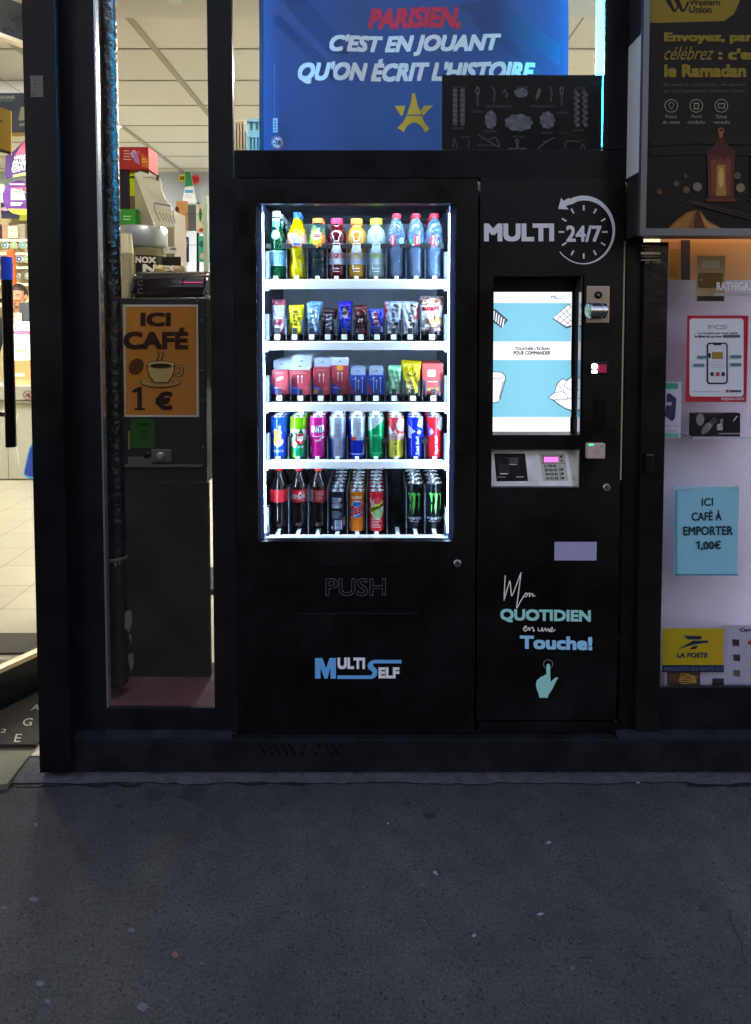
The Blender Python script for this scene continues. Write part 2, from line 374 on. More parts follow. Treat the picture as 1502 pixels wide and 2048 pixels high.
def ceil_mat():
    m = bpy.data.materials.new('ceiling_panels'); m.use_nodes = True; nt = m.node_tree; b = nt.nodes['Principled BSDF']
    tc = nt.nodes.new('ShaderNodeTexCoord'); br = nt.nodes.new('ShaderNodeTexBrick'); br.offset = 0
    for k, v in (('Scale', 1), ('Brick Width', 1.2), ('Row Height', .56), ('Mortar Size', .006), ('Bias', 0)): br.inputs[k].default_value = v
    br.inputs['Color1'].default_value = (.72, .70, .62, 1); br.inputs['Color2'].default_value = (.66, .65, .60, 1); br.inputs['Mortar'].default_value = (.3, .28, .24, 1)
    mp = nt.nodes.new('ShaderNodeMapping'); mp.inputs['Location'].default_value = (.1, .31, 0)
    nt.links.new(tc.outputs['Object'], mp.inputs[0]); nt.links.new(mp.outputs[0], br.inputs[0]); nt.links.new(br.outputs[0], b.inputs['Base Color']); b.inputs['Roughness'].default_value = .8
    return m
bm = B(); box(bm, (RX0, RY0, RZ), (RX1, RY1, RZ+.1)); box(bm, (RX0, RY0, RZ-.14), (RX1, 1.16, RZ-.002)); struct('ceiling', bm, ceil_mat())
bm = B()
for x in (-1.3, -2.1): box(bm, (x-.018, 1.16, RZ-.012), (x+.018, RY1, RZ-.001))
for k in range(8): box(bm, (RX0, 1.37+k*.56, RZ-.004), (RX1, 1.385+k*.56, RZ-.0005))
struct('ceiling_grid', bm, pm('#a39c8a', .6))
bm = B(); box(bm, (RX0, RY1, -.1), (RX1, RY1+.1, RZ+.1)); struct('wall_back', bm, pm('#b4bcc4', .7, var=.06, vscale=3))
bm = B(); box(bm, (RX0-.1, RY0, -.1), (RX0, RY1+.1, RZ+.1)); struct('wall_side', bm, pm('#cfc6a8', .7, var=.06, vscale=3))
bm = B(); box(bm, (RX1, RY0, -.1), (RX1+.1, RY1+.1, RZ+.1)); struct('wall_side', bm, pm('#cfc6a8', .7))
WARM, WARM_E = (1., .965, .90), 122.
for i, (x, y, lab) in enumerate(((-2.36, 3.3, 'square warm ceiling light over the counter deep in the shop'), (-.25, 2.3, 'square warm ceiling light behind the blue banner nearest the window'), (-.25, 4.1, 'square warm ceiling light behind the blue banner near the back wall'), (1.0, 3.2, 'square warm ceiling light deep in the shop on the far side'), (-4.0, 3.6, 'square warm ceiling light over the goods shelves beyond the door'))):
    t = thing('ceiling_light', lab, 'ceiling light', (x, y, RZ), 'ceiling lights in the shop')
    bm = B(); box(bm, (x-.28, y-.28, RZ-.03), (x+.28, y+.28, RZ-.001)); obj('housing', bm, pm('#d8d8d4', .5), t)
    bm = B(); box(bm, (x-.26, y-.26, RZ-.036), (x+.26, y+.26, RZ-.031)); obj('diffuser', bm, pm(WARM, .5, emit=WARM_E), t)
t = thing('fill_light', 'added unseen warm fill panel under the lowered ceiling just inside the café window', 'ceiling light', (-.74, .17, RZ-.14))  # unseen lamp added to warm the café window display
bm = B(); box(bm, (-.92, .09, RZ-.165), (-.56, .25, RZ-.141)); obj('housing', bm, pm('#d8d8d4', .5), t)
bm = B(); box(bm, (-.91, .10, RZ-.172), (-.57, .24, RZ-.166)); obj('diffuser', bm, pm((1., .86, .62), .5, emit=110), t)
# ------------------------------------------------------------------ shop front
sf = thing('storefront', 'black painted metal shop front framing the windows and the vending machine', 'shop front', (0, 0, 0))
def fp(name, rects, mat=None, bev=.002):
    for r in rects: bm = B(); bpx(bm, *r, bev=bev); o = obj(name, bm, mat or BLK, sf)
    return o
fp('corner_post', [(56, -420, 121, 1546, -.06, .05)])
fp('window_frame', [(121, -420, 196, 1462, -.004, .012), (195, 1416, 434, 1462, -.002, .012)], BLK2)
fp('mullion', [(419, -420, 468, 1462, -.006, .02)], BLK2)
fp('transom', [(468, 300, 1263, 356, -.004, .06)])
fp('mullion', [(1213, -420, 1262, 299.5, -.006, .012), (1247, 299.5, 1280, 1462, .004, .07)])
fp('pillar', [(1280, 484, 1328, 1462, -.012, .06)], pm('#1d1917', .22, .3, var=.3, vscale=7, bump=.12, bscale=30))
fp('window_frame', [(1318, 1374, 1760, 1462, -.002, .012)], BLK2)
fp('glazing_bead', [(196, -420, 199.5, 1416, -.006, .02)], pm('#c4c6cc', .25, .9), 0)
fp('glazing_bead', [(1240, 482, 1247, 960, .001, .02)], pm('#b7b08e', .5), 0)  # lit edge of the wall put in as a pale olive strip
fp('plinth', [(128, 1480, 1760, 1543, -.035, .02), (128, 1461, 1760, 1540, .013, .058)], pm('#17191d', .55, var=.3, vscale=9, bump=.12, bscale=60, spec=.25))
for (x0, x1) in ((128, 462), (1236, 1760)):
    bm = B(); a = at(x0, 1480, -.035); b = at(x1, 1480, -.035)
    prism(bm, [(-.0345, a.z+.001), (0., a.z+.013), (0., a.z+.017), (-.0345, a.z+.005)], a.x, b.x); obj('sill', bm, pm('#1b1d24', .5, var=.4, vscale=12, spec=.3), sf)
va = Art()
for k in range(34):
    x = 520+4.9*k; y = 1490+(k*7 % 3)*8+random.uniform(-1, 1)
    if 588 < x < 652 and random.random() < .45: continue
    va.ell(x, y, 2.9, 3.1, '#020203', n=10)
art_obj('vent_holes', va, -.0352, parent=sf)
bm = B(); box(bm, (-3.4, -.05, 3.35), (3.2, .3, 4.2)); box(bm, (1.66, -.05, 0), (3.2, .05, 3.35)); box(bm, (-3.4, -.05, 0), (-1.98, .05, 3.35)); box(bm, (-3.4, 0., 3.0), (-1.2, .06, 3.35))
obj('fascia', bm, BLK, sf)
for (x0, y0, x1, y1) in ((199.5, -420, 419, 1416), (468, -420, 1213, 300), (1328, 486, 1760, 1374)):
    bm = B(); bpx(bm, x0-3, y0, x1+3, y1+2, .014, .018); obj('window_pane', bm, GLASS, sf)
bm = B(); bpx(bm, 61, 151, 86, 194, -.0615, -.0605); a = Art(); a.barcode(66, 157, 76, 180, '#3a3a38', '#7c7a74', 8, True); a.ell(67, 190, 1.4, 1.4, '#333333')
ms = a.emit_into(bm, flat(-.0616), [paper('#6a6862')], paper)
tag(obj('barcode_sticker', bm, ms), 'small faded barcode sticker on the black corner post', 'sticker')
# shop building above and beside
bb = thing('upper_facade', 'plain dark wall of the building rising above the shop front', 'building', (0, .3, 4.2))
bm = B(); box(bm, (-9, .3, 4.2), (9, .6, 9)); box(bm, (-9, .3, 0), (-3.4, .6, 4.2)); box(bm, (3.2, .3, 0), (9, .6, 4.2)); obj('wall', bm, pm('#5b5750', .8, var=.2, vscale=3), bb)
ob = thing('opposite_building', 'dark stone apartment house across the street with a few lit windows', 'building', (0, -16, 0))
bm = B(); box(bm, (7.2, -17, 0), (40, -16, 3.9)); box(bm, (-40, -17, 0), (-9, -16, 3.9)); obj('side_wing', bm, pm('#26282e', .85, var=.2, vscale=2), ob)
bm = B(); box(bm, (-9, -17, 0), (7.2, -16, 10.2)); obj('wall', bm, pm('#26282e', .85, var=.2, vscale=2), ob)
for k in range(9):
    for j in range(2):
        x = -16+4*k; z = .8+3.6*j
        if j and not -8 < x < 6: continue
        bm = B(); box(bm, (x-.7, -16.0, z), (x+.7, -15.97, z+(2.2 if j else 1.7)))
        obj('window', bm, pm((1., .62, .25), .4, emit=1.0) if (k, j) in ((5, 0), (8, 0)) else pm('#1b1d22', .7, spec=.1), ob)
# ------------------------------------------------------------------ open glass door
hx, hy = -1.62, .03; dx, dy = .488, .873                                   # hinge, direction along the leaf
def dpt(s, z, o=0.): return Vector((hx+dx*s+dy*o, hy+dy*s-dx*o, z))        # o: towards the street side
def dbox(bm, s0, s1, z0, z1, o0=-.02, o1=.02, bev=.002):
    t = bmesh.new(); box(t, (s0, -o1, z0), (s1, -o0, z1), 0, bev)
    merge(bm, t, Matrix(((dx, -dy, 0, hx), (dy, dx, 0, hy), (0, 0, 1, 0), (0, 0, 0, 1))))
dr = thing('glass_door', 'open black framed glass shop door swung into the lit shop', 'door', (hx, hy, 0))
bm = B(); dbox(bm, 0, .82, .03, .175); dbox(bm, 0, .82, 2.60, 2.74); dbox(bm, 0, .06, .175, 2.60); dbox(bm, .77, .82, .175, 2.60); obj('frame', bm, pm('#10141a', .3, var=.2), dr)
bm = B(); dbox(bm, .06, .77, .175, .192, -.012, .024, 0); dbox(bm, .06, .77, 2.585, 2.60, -.012, .024, 0); obj('glazing_bead', bm, pm('#d8c9b0', .3, .8), dr)
bm = B(); dbox(bm, .06, .77, .192, 2.585, -.003, .003, 0); obj('pane', bm, GLASS, dr)
hs, ho = .37, .075
hd = B(); z0, z1 = at(0, 898, .27).z, at(0, 512, .27).z
tube(hd, [dpt(hs, z0, ho), dpt(hs, z1-.085, ho)], .0195, 16)
for z in (z0+.12, z1-.16): tube(hd, [dpt(hs, z, ho), dpt(hs, z, .018)], .01, 10)
hh = obj('handle', hd, pm('#0d0b0a', .2, .3), dr, 40)
hd = B(); tube(hd, [dpt(hs, z1-.085, ho), dpt(hs, z1, ho)], .021, 16); obj('handle_cap', hd, pm('#1c3fb4', .35), hh, 40)
# door mat with worn letters
mt = B(); box(mt, (-1.85, .10, .018), (-1.2, .66, .028))
ma = Art()
def mletter(ch, px, py, w, h): 
    ma.text(ch, px-w/2, py-h/2, px+w/2, py+h/2, '#b9b49e', bold=.01, shear=.2)
mletter('G', 56, 1444, 20, 15); mletter('E', 36, 1476, 17, 16); mletter('A', 70, 1415, 18, 12); mletter('2', 6, 1462, 12, 8)
ms = ma.emit_into(mt, lambda u, v, o: gp(u, v, .0295)+Vector((0, 0, o)), [pm('#2e261c', .95, var=.5, vscale=120, bump=.8, bscale=300)], paper)
tag(obj('door_mat', mt, ms), 'worn brown coir doormat with pale letters at the shop entrance', 'doormat')
bm = B(); box(bm, (-2.6, .80, .0125), (-1.15, 1.0, .022)); tag(obj('entrance_mat', bm, pm('#3a352b', .95, var=.4, vscale=90, bump=.6, bscale=200)), 'thin grey carpet strip on the cream tiles inside the door', 'mat')
# ------------------------------------------------------------------ vending machine
vm = thing('vending_machine', 'tall black vending machine with a lit glass front and a touch screen panel', 'vending machine', (.1, 0, .12))
YF = -.008
bm = B()                                            # cabinet: open box behind the doors
xl, xr = at(472, 900, .05).x, at(1238, 900, .05).x; zt, zb = at(700, 356, .05).z, at(700, 1462, .05).z
il, ir = at(519, 740, .05).x, at(906, 740, .05).x; it, ib = at(700, 400, .05).z, at(700, 1079, .05).z; YB = .66
box(bm, (xl, .05, zb), (il, .8, zt)); box(bm, (ir, .05, zb), (ir+.045, .12, zt)); box(bm, (ir, .12, zb), (xr, .8, zt)); box(bm, (il, .05, it), (ir, .8, zt)); box(bm, (il, .05, zb), (ir, .8, ib)); box(bm, (il, YB+.01, ib), (ir, .8, it))
obj('cabinet', bm, MBK, vm)
bm = B(); box(bm, (il+.001, YB, ib), (ir-.001, YB+.009, it)); obj('back_panel', bm, pm('#c2cce0', .5, 0, var=.1), vm)
# inner side walls with rows of perforations
for s in (0, 1):
    bm = B(); x = il+.0005 if s == 0 else ir-.0005; box(bm, (x-.002*(1-2*s)*0, .05, ib+.001), (x+(.003 if s == 0 else -.003), YB-.001, it-.001))
    xs = x+(.0032 if s == 0 else -.0032); a = Art(True)
    z = ib+.02
    while z < it-.02:
        for y in (.095, .125, .30, .33): a.ell(y, z, .0042, .0048, '#07080a', n=8)
        z += .021
    ms = a.emit_into(bm, lambda u, v, o: Vector((xs+(1 if s == 0 else -1)*.0003, u, v)), [pm('#4a5268', .45, .2)], lambda c: pm(c, .6))
    obj('side_wall', bm, ms, vm)
# left door leaf around the window, right control panel around its two recesses
def holed(bm, x0, y0, x1, y1, holes, Yf, Yb):
    xs = sorted({x0, x1, *[h[0] for h in holes], *[h[2] for h in holes]}); ys = sorted({y0, y1, *[h[1] for h in holes], *[h[3] for h in holes]})
    X = [at(x, (y0+y1)/2, Yf).x for x in xs]; Z = [at(PX0, y, Yf).z for y in ys]
    for j in range(len(ys)-1):
        run = None
        for i in range(len(xs)):
            solid = i < len(xs)-1 and not any(h[0] <= xs[i] and xs[i+1] <= h[2] and h[1] <= ys[j] and ys[j+1] <= h[3] for h in holes)
            if solid and run is None: run = i
            if not solid and run is not None: box(bm, (X[run], Yf, Z[j+1]), (X[i], Yb, Z[j])); run = None
bm = B(); holed(bm, 472, 357, 952, 1461, [(516, 407, 910, 1083)], YF, .03); obj('door', bm, MBK, vm)
bm = B(); bpx(bm, 516, 407, 910, 1083, .018, .021); obj('door_glass', bm, glass_mat('cabinet_glass', (.97, .99, 1), 0, 1.35), vm)
LEDC = (.60, .81, 1.)
LED_SIDE, LED_TOP = 195., 120.
xa, xb = at(512, 740, YF).x, at(906, 740, YF).x
ztop, zbot = at(700, 409, .03).z, at(700, 1082, .03).z
for s, x in ((1, at(516, 740, .03).x), (-1, at(909, 740, .03).x)):
    bm = B(); box(bm, (x, .023, zbot), (x+s*.019, .036, ztop), 0, .002); rl = obj('led_rail', bm, pm('#5c6f9c', .5, .1), vm)
    bm = B(); box(bm, (x+s*.0195, .0285, zbot+.03), (x+s*.0212, .0345, ztop-.03)); obj('led_strip', bm, pm(LEDC, .5, emit=LED_SIDE), rl)
bm = B(); box(bm, (il+.02, .034, it-.012), (ir-.02, .05, it-.006)); obj('led_strip', bm, pm(LEDC, .5, emit=LED_TOP), vm)
bm = B(); bpx(bm, 520, 1079, 908, 1082.5, .022, .06); obj('window_ledge', bm, pm('#dfe6f2', .3, .3), vm)
# shelves: bar px top, bottom; lanes; product base
SH = [(558.5, 577.5), (683, 700), (806, 823), (922, 937.5), (1074, 1080)]
LANES = [[552, 594, 635, 673, 713, 752, 793, 832, 869], [556, 590, 624, 656, 689, 722, 754, 787, 820, 863], [560, 602, 642, 680, 716, 752, 788, 825, 866], [557, 596, 635, 675, 714, 752, 792, 831, 869], [557, 597, 636, 675, 714, 753, 795, 831, 869]]
BAR = pm('#fafcff', .4); TRAY = pm('#23262e', .5, .3); BRK = pm('#525d76', .45, .3); TAG = pm('#f4f6fa', .4); CLIP = pm('#14151a', .4); DIV = pm('#9aa3b4', .3, .7)
TZ = []
for r, (y0, y1) in enumerate(SH):
    sh = obj('shelf', (lambda b: (box(b, (il+.022, .1, at(700, y0, .075).z-.012), (ir-.022, YB-.02, at(700, y0, .075).z-.001)), b)[1])(B()), TRAY, vm)
    tz = at(700, y0, .075).z; TZ.append(tz)
    bm = B(); bpx(bm, 528, y0, 898, y1, .066, .098, 0, .003); obj('front_bar', bm, BAR, sh)
    if r < 4:
        zz = at(700, y1, .075).z; bm = B(); box(bm, (il+.04, .0985, zz+.005), (ir-.04, .1025, zz+.009)); obj('led_strip', bm, pm(LEDC, .5, emit=38), sh)  # strip added behind the bar to brighten the row below
        for x in (525, 888): bm = B(); bpx(bm, x, y0-1.5, x+12, y1+4.5, .060, .1, 0, .004); obj('end_cap', bm, pm('#8f9cb6', .4), sh)
    for x in ((530, 888) if r < 4 else (529, 889)): bm = B(); bpx(bm, x, y0-(55 if r < 4 else 60), x+9, y0-2, .07, .10, 0, .002); obj('bracket', bm, BRK if r < 4 else pm('#5c6474', .4, .5), sh)
    ln = LANES[r]; lift = .024 if r in (1, 2) else .004
    edges = [ln[0]-(ln[1]-ln[0])/2]+[(a+b)/2 for a, b in zip(ln, ln[1:])]+[ln[-1]+(ln[-1]-ln[-2])/2]
    hgt = (.135, .075, .085, .078, .165)[r]
    for e in edges[1:-1] if r not in (1, 2) else edges[:-1]:
        x = at(e, y0, .10).x; bm = B(); box(bm, (x-.0009, .10, tz), (x+.0009, .55, tz+hgt), 0)
        obj('divider', bm, DIV, sh)
    for c in ln:
        x = at(c, y0, .10).x
        bm = B(); box(bm, (x-.016, .104, tz), (x+.016, .5, tz+lift-.002)); obj('lane_belt', bm, pm('#191b21', .5, bump=.2, bscale=200), sh)
        if r in (1, 2):
            bm = B(); box(bm, (x-.0075, .088, tz+.012), (x+.0075, .098, tz+.046), 0, .002); box(bm, (x-.004, .086, tz-.001), (x-.001, .096, tz+.012)); box(bm, (x+.001, .086, tz-.001), (x+.004, .096, tz+.012)); obj('pusher_clip', bm, pm('#30343e', .35), sh)
            bm = B(); box(bm, (x-.0095, .0845, tz+.006), (x+.0095, .0875, tz+.024), 0, .002); obj('price_tag', bm, TAG, sh)
            if r == 1 or c > 770:
                for q in (-1, 1): bm = B(); box(bm, (x+q*.024-.0035, .108, tz+.02), (x+q*.024+.0035, .111, tz+.075), 0, .001); obj('guide', bm, pm('#596273', .4, .4), sh)
        else:
            hh_ = .012 if r < 4 else .010
            bm = B(); box(bm, (x-.007, .086 if r < 4 else .060, tz-.001), (x+.007, .100, tz+hh_), 0, .001)
            if r == 4: box(bm, (x-.007, .1005, tz+.0085), (x+.007, .16, tz+.0105))
            obj('price_tag', bm, TAG, sh)
    if r == 0 or r == 3:
        zc = at(700, 492, .095).z if r == 0 else at(700, 882, .095).z
        for e, nx in ((e, i) for i, e in enumerate(edges)):
            if r == 3 and nx not in (5, 6, 8): continue
            x = at(e, 500, .095).x; g = .019 if r == 0 else .010; bm = B()
            xa_, xb_ = (x-g if nx > 0 else x), (x+g if nx < len(edges)-1 else x)
            if xb_ > xa_: box(bm, (xa_, .094, zc-.0085), (xb_, .099, zc+.0085), 0, .0015); obj('retainer', bm, pm('#101116', .5), sh)
# empty lane pusher
x = at(795, 1000, .3).x; bm = B(); box(bm, (x-.02, .42, TZ[4]), (x+.02, .43, TZ[4]+.17), 0, .003); box(bm, (x-.004, .37, TZ[4]+.06), (x+.012, .42, TZ[4]+.075)); obj('lane_pusher', bm, pm('#2a2e38', .4), vm)
# door furniture -----------------------------------------------------------
a0 = Art(); a0.text('PUSH', 651.3, 1156.3, 771.7, 1191.7, '#55565c', .022); a0.text('PUSH', 652.6, 1157.6, 770.4, 1190.4, '#060607', .002)
bm = B(); bpx(bm, 596, 1131, 836, 1226, YF-.0012, YF-.0002)
fl = obj('push_flap', bm, pm('#09090b', .4, spec=.25), vm)
art_obj('lettering', a0, YF-.0014, parent=fl)
bm = B(); bpx(bm, 596, 1226.5, 836, 1228.3, YF-.004, YF-.0002); obj('flap_lip', bm, pm('#2a2b30', .35, .4), fl)
def lock(px, py, r, name='door_lock'):
    c = at(px, py, YF); bm = B(); disc(bm, (c.x, YF-.008, c.z), r, .008, bev=.002); o = obj(name, bm, pm('#b6b8ba', .28, .9), vm, 40)
    bm = B(); disc(bm, (c.x, YF-.0095, c.z), r*.55, .0016); obj('plug', bm, pm('#7d7f82', .35, .9), o)
    a = Art(); a.poly([(px-.7, py-3), (px+.9, py-3), (px+.9, py+2.2), (px-.7, py+2.2)], '#050506'); art_obj('keyhole', a, YF-.0096, parent=o)
lock(914.5, 1126, .0125); lock(1212.5, 974.5, .0125)
a = Art(); BL, WT = '#74b8f4', '#f4f4fa'
a.poly([(630, 1357), (630, 1316), (645, 1316), (652, 1337), (659, 1316), (672, 1316), (672, 1357), (661, 1357), (661, 1335), (655, 1357), (649, 1357), (641, 1335), (641, 1357)], BL)
a.text('ULTI', 675, 1315, 730, 1338, WT, .045); a.text('ELF', 757, 1334, 799, 1356, WT, .045)
a.poly([(675, 1350), (742, 1350), (745, 1347), (745, 1343), (741, 1340), (737, 1337), (735, 1331), (737, 1325), (742, 1321), (748, 1319), (803, 1319), (803, 1326), (750, 1326), (746, 1328), (746, 1331), (750, 1334), (754, 1338), (755, 1344), (753, 1351), (749, 1355), (744, 1357), (675, 1357)], BL)
art_obj('logo', a, YF-.0001, gloss, vm)
# control panel ------------------------------------------------------------
SCR = (985, 551, 1164, 870); TRY = (983, 899, 1159, 975)
bm = B(); holed(bm, 957, 355, 1241, 1440, [SCR, TRY], YF, .115); holed(bm, 957, 1443, 1241, 1462, [], YF+.004, .115)
cp = obj('control_panel', bm, MBK, vm)
G1 = '#dcdce4'
a = Art(); a.text('MULTI', 968, 447, 1108, 483, G1, .06)
a.text('24/7', 1132, 451, 1203, 484, G1, .025)
cx, cy_ = 1167, 460
a.ring(cx, cy_, 53, 63, G1, -118, 100, 40, 1.09, 1.6); a.ring(cx, cy_, 61.2, 63, G1, 100, 140, 10, 1.09)
a.poly([(1116, 418), (1122, 396), (1127, 402), (1137, 396), (1150, 406), (1137, 410), (1131, 412), (1137, 419)], G1)
for k in range(12):
    an = R(30*k); 
    if k in (0, 6): rr = (37, 48) if k == 0 else (39, 50)
    else: rr = (40, 50)
    a.stroke([(cx+rr[0]*math.cos(an), cy_+4+rr[0]*1.07*math.sin(an)), (cx+rr[1]*math.cos(an), cy_+4+rr[1]*1.07*math.sin(an))], 3.4, G1, False)
TQ, TB, SK = '#a4e4dc', '#a0d8fa', '#f4f0e8'
a.stroke([(1010, 1150), (1008, 1195), (1008, 1199), (1012, 1185), (1018, 1165), (1020, 1163), (1022, 1185), (1024, 1190), (1032, 1170), (1041, 1146), (1041, 1150), (1036, 1190), (1033, 1215), (1040, 1203), (1048, 1190)], 2, SK)
a.stroke([(1048, 1190), (1052, 1185), (1054, 1190), (1050, 1193), (1049, 1188), (1056, 1187), (1059, 1185), (1058, 1193), (1062, 1187), (1065, 1187), (1065, 1192), (1070, 1190)], 1.8, SK)
a.text('QUOTIDIEN', 1000, 1218, 1181, 1245, TQ, .04, skew=3)
a.stroke([(1046, 1257), (1052, 1254), (1051, 1251), (1046, 1257), (1051, 1261), (1057, 1254), (1058, 1260), (1062, 1254), (1066, 1255), (1066, 1261), (1069, 1259)], 1.9, SK)
a.stroke([(1076, 1254), (1076, 1260), (1081, 1260), (1084, 1254), (1084, 1261), (1087, 1260), (1090, 1255), (1092, 1261), (1096, 1256), (1098, 1262), (1104, 1257), (1103, 1254), (1099, 1260), (1104, 1262), (1110, 1258)], 1.9, SK)
a.text('Touche!', 1039, 1271, 1184, 1298, TB, .04, skew=3)
a.ring(1095.5, 1327, 8.7, 9.6, '#9aa0a4')
a.poly([(1092, 1331), (1093.5, 1327), (1097, 1326), (1099.5, 1329), (1100, 1352), (1101, 1362), (1106, 1357), (1111, 1353), (1116, 1354), (1112, 1360), (1107, 1371), (1101, 1381), (1096, 1388), (1095, 1394), (1078, 1394), (1077, 1387), (1073, 1378), (1071, 1368), (1073, 1359), (1077, 1356), (1081, 1352), (1085, 1351), (1089, 1348), (1092, 1348)], TQ)
art_obj('lettering', a, YF-.0001, gloss, cp)
# screen in its recess
YS = .062
bm = B(); bpx(bm, 981, 552, 1168, 872, YS+.003, YS+.02); sb = obj('screen', bm, pm('#0a0d11', .4, spec=.2), vm)
bm = B(); j = at(1164, 700, YF).x; box(bm, (j-.004, YF+.002, at(1164, 869.5, YF).z), (j-.0008, YS+.002, at(1164, 551.5, YF).z)); obj('jamb', bm, pm('#8a9098', .05, .9), sb)
def scr(c): return pm(c, .4, emit=.9)
bm = B(); bpx(bm, 985, 584, 1142, 866, YS, YS+.0028); a = Art(); Bq = '#84cbe0'; INK = '#46566a'; Wt = '#ffffff'
a.rect(985, 606, 1142, 683, Bq); a.rect(985, 720, 1142, 834, Bq)
a.text("TOUCHER L'ÉCRAN", 1030, 693, 1099, 700.5, '#25282c', .03); a.text('POUR COMMANDER', 1027, 702, 1101, 709.5, '#25282c', .03)
a.text('MS', 1102, 591, 1113, 597, '#5577aa', .02); a.stroke([(1110, 597), (1122, 597), (1124, 592), (1130, 592)], 1.2, '#5577aa', False); a.rect(1019, 593, 1021, 598, '#8899aa')
a.poly([(985, 618), (991, 618), (1016, 640), (1003, 656), (985, 644)], INK)
for k in range(5): a.stroke([(988+5*k, 622+4*k), (987+4.4*k, 640+3.6*k)], 2.4, Wt, False)
a.poly([(1104, 637), (1136, 608), (1142, 612), (1142, 654), (1132, 657)], INK); a.poly([(1106, 636), (1136, 610), (1142, 614), (1142, 650), (1132, 653)], Wt)
for k in range(3): a.stroke([(1113+8*k, 629-6.6*k), (1139+8*k if k < 1 else 1142, 649-7*k)], 1, INK, False)
for k in range(3): a.stroke([(1112+8*k, 641+5*k), (min(1142, 1142), 614+13*k)], 1, INK, False)
a.poly([(985, 742), (1004, 744), (1012, 752), (1011, 760), (1000, 800), (996, 805), (985, 806)], INK); a.poly([(985, 743.5), (1003, 745.5), (1010.5, 753), (998, 800), (995, 803.5), (985, 804.5)], Wt); a.stroke([(1006, 762), (998, 796)], 1.4, INK, False); a.stroke([(985, 757), (1000, 757), (1011, 753)], 1, INK)
a.poly([(1095, 795), (1108, 784), (1113, 766), (1124, 756), (1132, 760), (1142, 752), (1142, 822), (1130, 818), (1114, 808), (1106, 801)], INK)
a.poly([(1097, 795), (1109, 785.5), (1114, 768), (1124, 758), (1133, 762), (1142, 755), (1142, 819), (1131, 816), (1115, 806), (1107, 799)], Wt)
a.stroke([(1106, 800), (1120, 798), (1133, 798), (1142, 796)], 1.3, INK); a.stroke([(1109, 786), (1122, 783), (1132, 788), (1134, 797)], 1, INK); a.stroke([(1114, 768), (1124, 778), (1128, 786)], 1, INK); a.stroke([(1133, 762), (1128, 772), (1142, 780)], 1, INK)
ms = a.emit_into(bm, flat(YS), [scr('#ffffff')], scr); obj('display', bm, ms, sb)
# payment tray: tilted brushed steel plate in a shallow recess
t0, t1 = at(1070, 899, .045), at(1070, 973, .012)
def tray(u, v, o): 
    f = (v-899)/(973-899); Y = .045+(.012-.045)*f; return at(u, v, Y)+Vector((0, -o*.9, o*.4))
STEEL = pm('#eceff0', .3, .75, var=.1, vscale=30)
bm = B(); q = [tray(983, 899, 0), tray(1149, 899, 0), tray(1158, 974, 0), tray(983, 974, 0)]
vs = [bm.verts.new(p) for p in q]+[bm.verts.new(p+Vector((0, .03, -.004))) for p in q]
for f in ((0, 1, 2, 3), (7, 6, 5, 4), (0, 4, 5, 1), (1, 5, 6, 2), (2, 6, 7, 3), (3, 7, 4, 0)): bm.faces.new([vs[i] for i in f])
pt = obj('payment_tray', bm, STEEL, vm)
bm = B(); j = at(1159, 936, YF).x; box(bm, (j-.004, YF+.001, at(1159, 974.5, YF).z), (j-.0008, .06, at(1159, 899.5, YF).z)); obj('jamb', bm, pm('#d6d6c0', .25, .6), pt)
bm = B(); a = Art()
for c, pts in (('#0c0c0e', [(988, 907), (1050, 907), (1056, 962), (993, 963)]), ('#2c2c30', [(996, 915), (1037, 914), (1037, 948), (997, 949)]), ('#101012', [(998, 917), (1016, 917), (1017, 928), (999, 928)]), ('#55565a', [(1018, 916), (1036, 915), (1036, 926), (1019, 927)]), ('#151518', [(1019, 931), (1036, 931), (1036, 948), (1020, 948)]), ('#d8d8da', [(1018, 928.5), (1033, 928.5), (1033, 930), (1018, 930)]), ('#e8e8e8', [(1000, 947), (1015, 947), (1015, 949), (1000, 949)]), ('#c8c8cc', [(1032, 953.5), (1047, 953.5), (1047, 955), (1032, 955)]), ('#a8a8ac', [(993, 954), (1011, 954), (1011, 955.2), (993, 955.2)])): a.poly(pts, c)
ms = a.emit_into(bm, tray, [], gloss, eps=.0006); obj('coin_slot', bm, ms, pt)
bm = B(); a = Art(); a.poly([(1078, 907), (1129, 907), (1137, 962), (1086, 963)], '#c4c4b8'); a.poly([(1083, 926.2), (1131, 925.8), (1131, 927), (1083, 927.4)], '#6b6b66'); a.poly([(1117, 930), (1118, 930), (1122, 960), (1121, 960)], '#77776f')
for k in range(3): a.ell(1123.4+1.0*k, 939+8.6*k, 3.2, 2.6, '#55564e'); 
a.ell(1122, 914, 2, 2.6, '#55564e'); a.ell(1123, 922, 2, 2.2, '#55564e')
ms = a.emit_into(bm, tray, [], pm if False else (lambda c: pm(c, .35, .3)), eps=.0009); kp = obj('keypad', bm, ms, pt)
for rr in range(4):
    for cc in range(3):
        x, y = 1091.5+9*cc+1.25*rr, 932+8.2*rr; b2 = B(); a = Art(); a.rrect(x-3.1, y-2.6, x+3.1, y+2.6, .9, '#50524c'); a.text('123456789*0#'[rr*3+cc], x-1.2, y-1.7, x+1.2, y+1.7, '#d8d8d0', .02)
        m2 = a.emit_into(b2, lambda u, v, o: tray(u, v, o+.003), [], paper, eps=.0004); obj('key', b2, m2, kp)
bm = B(); a = Art(); a.rect(1085.5, 912.5, 1116, 925.5, '#3a2a38'); ms = a.emit_into(bm, lambda u, v, o: tray(u, v, o+.003), [], paper); dp = obj('display_frame', bm, ms, kp)
bm = B(); a = Art(); a.rect(1087, 914, 1116, 925, '#ff86e8'); ms = a.emit_into(bm, lambda u, v, o: tray(u, v, o+.0036), [], lambda c: pm(c, .4, emit=.9)); obj('lit_display', bm, ms, kp)
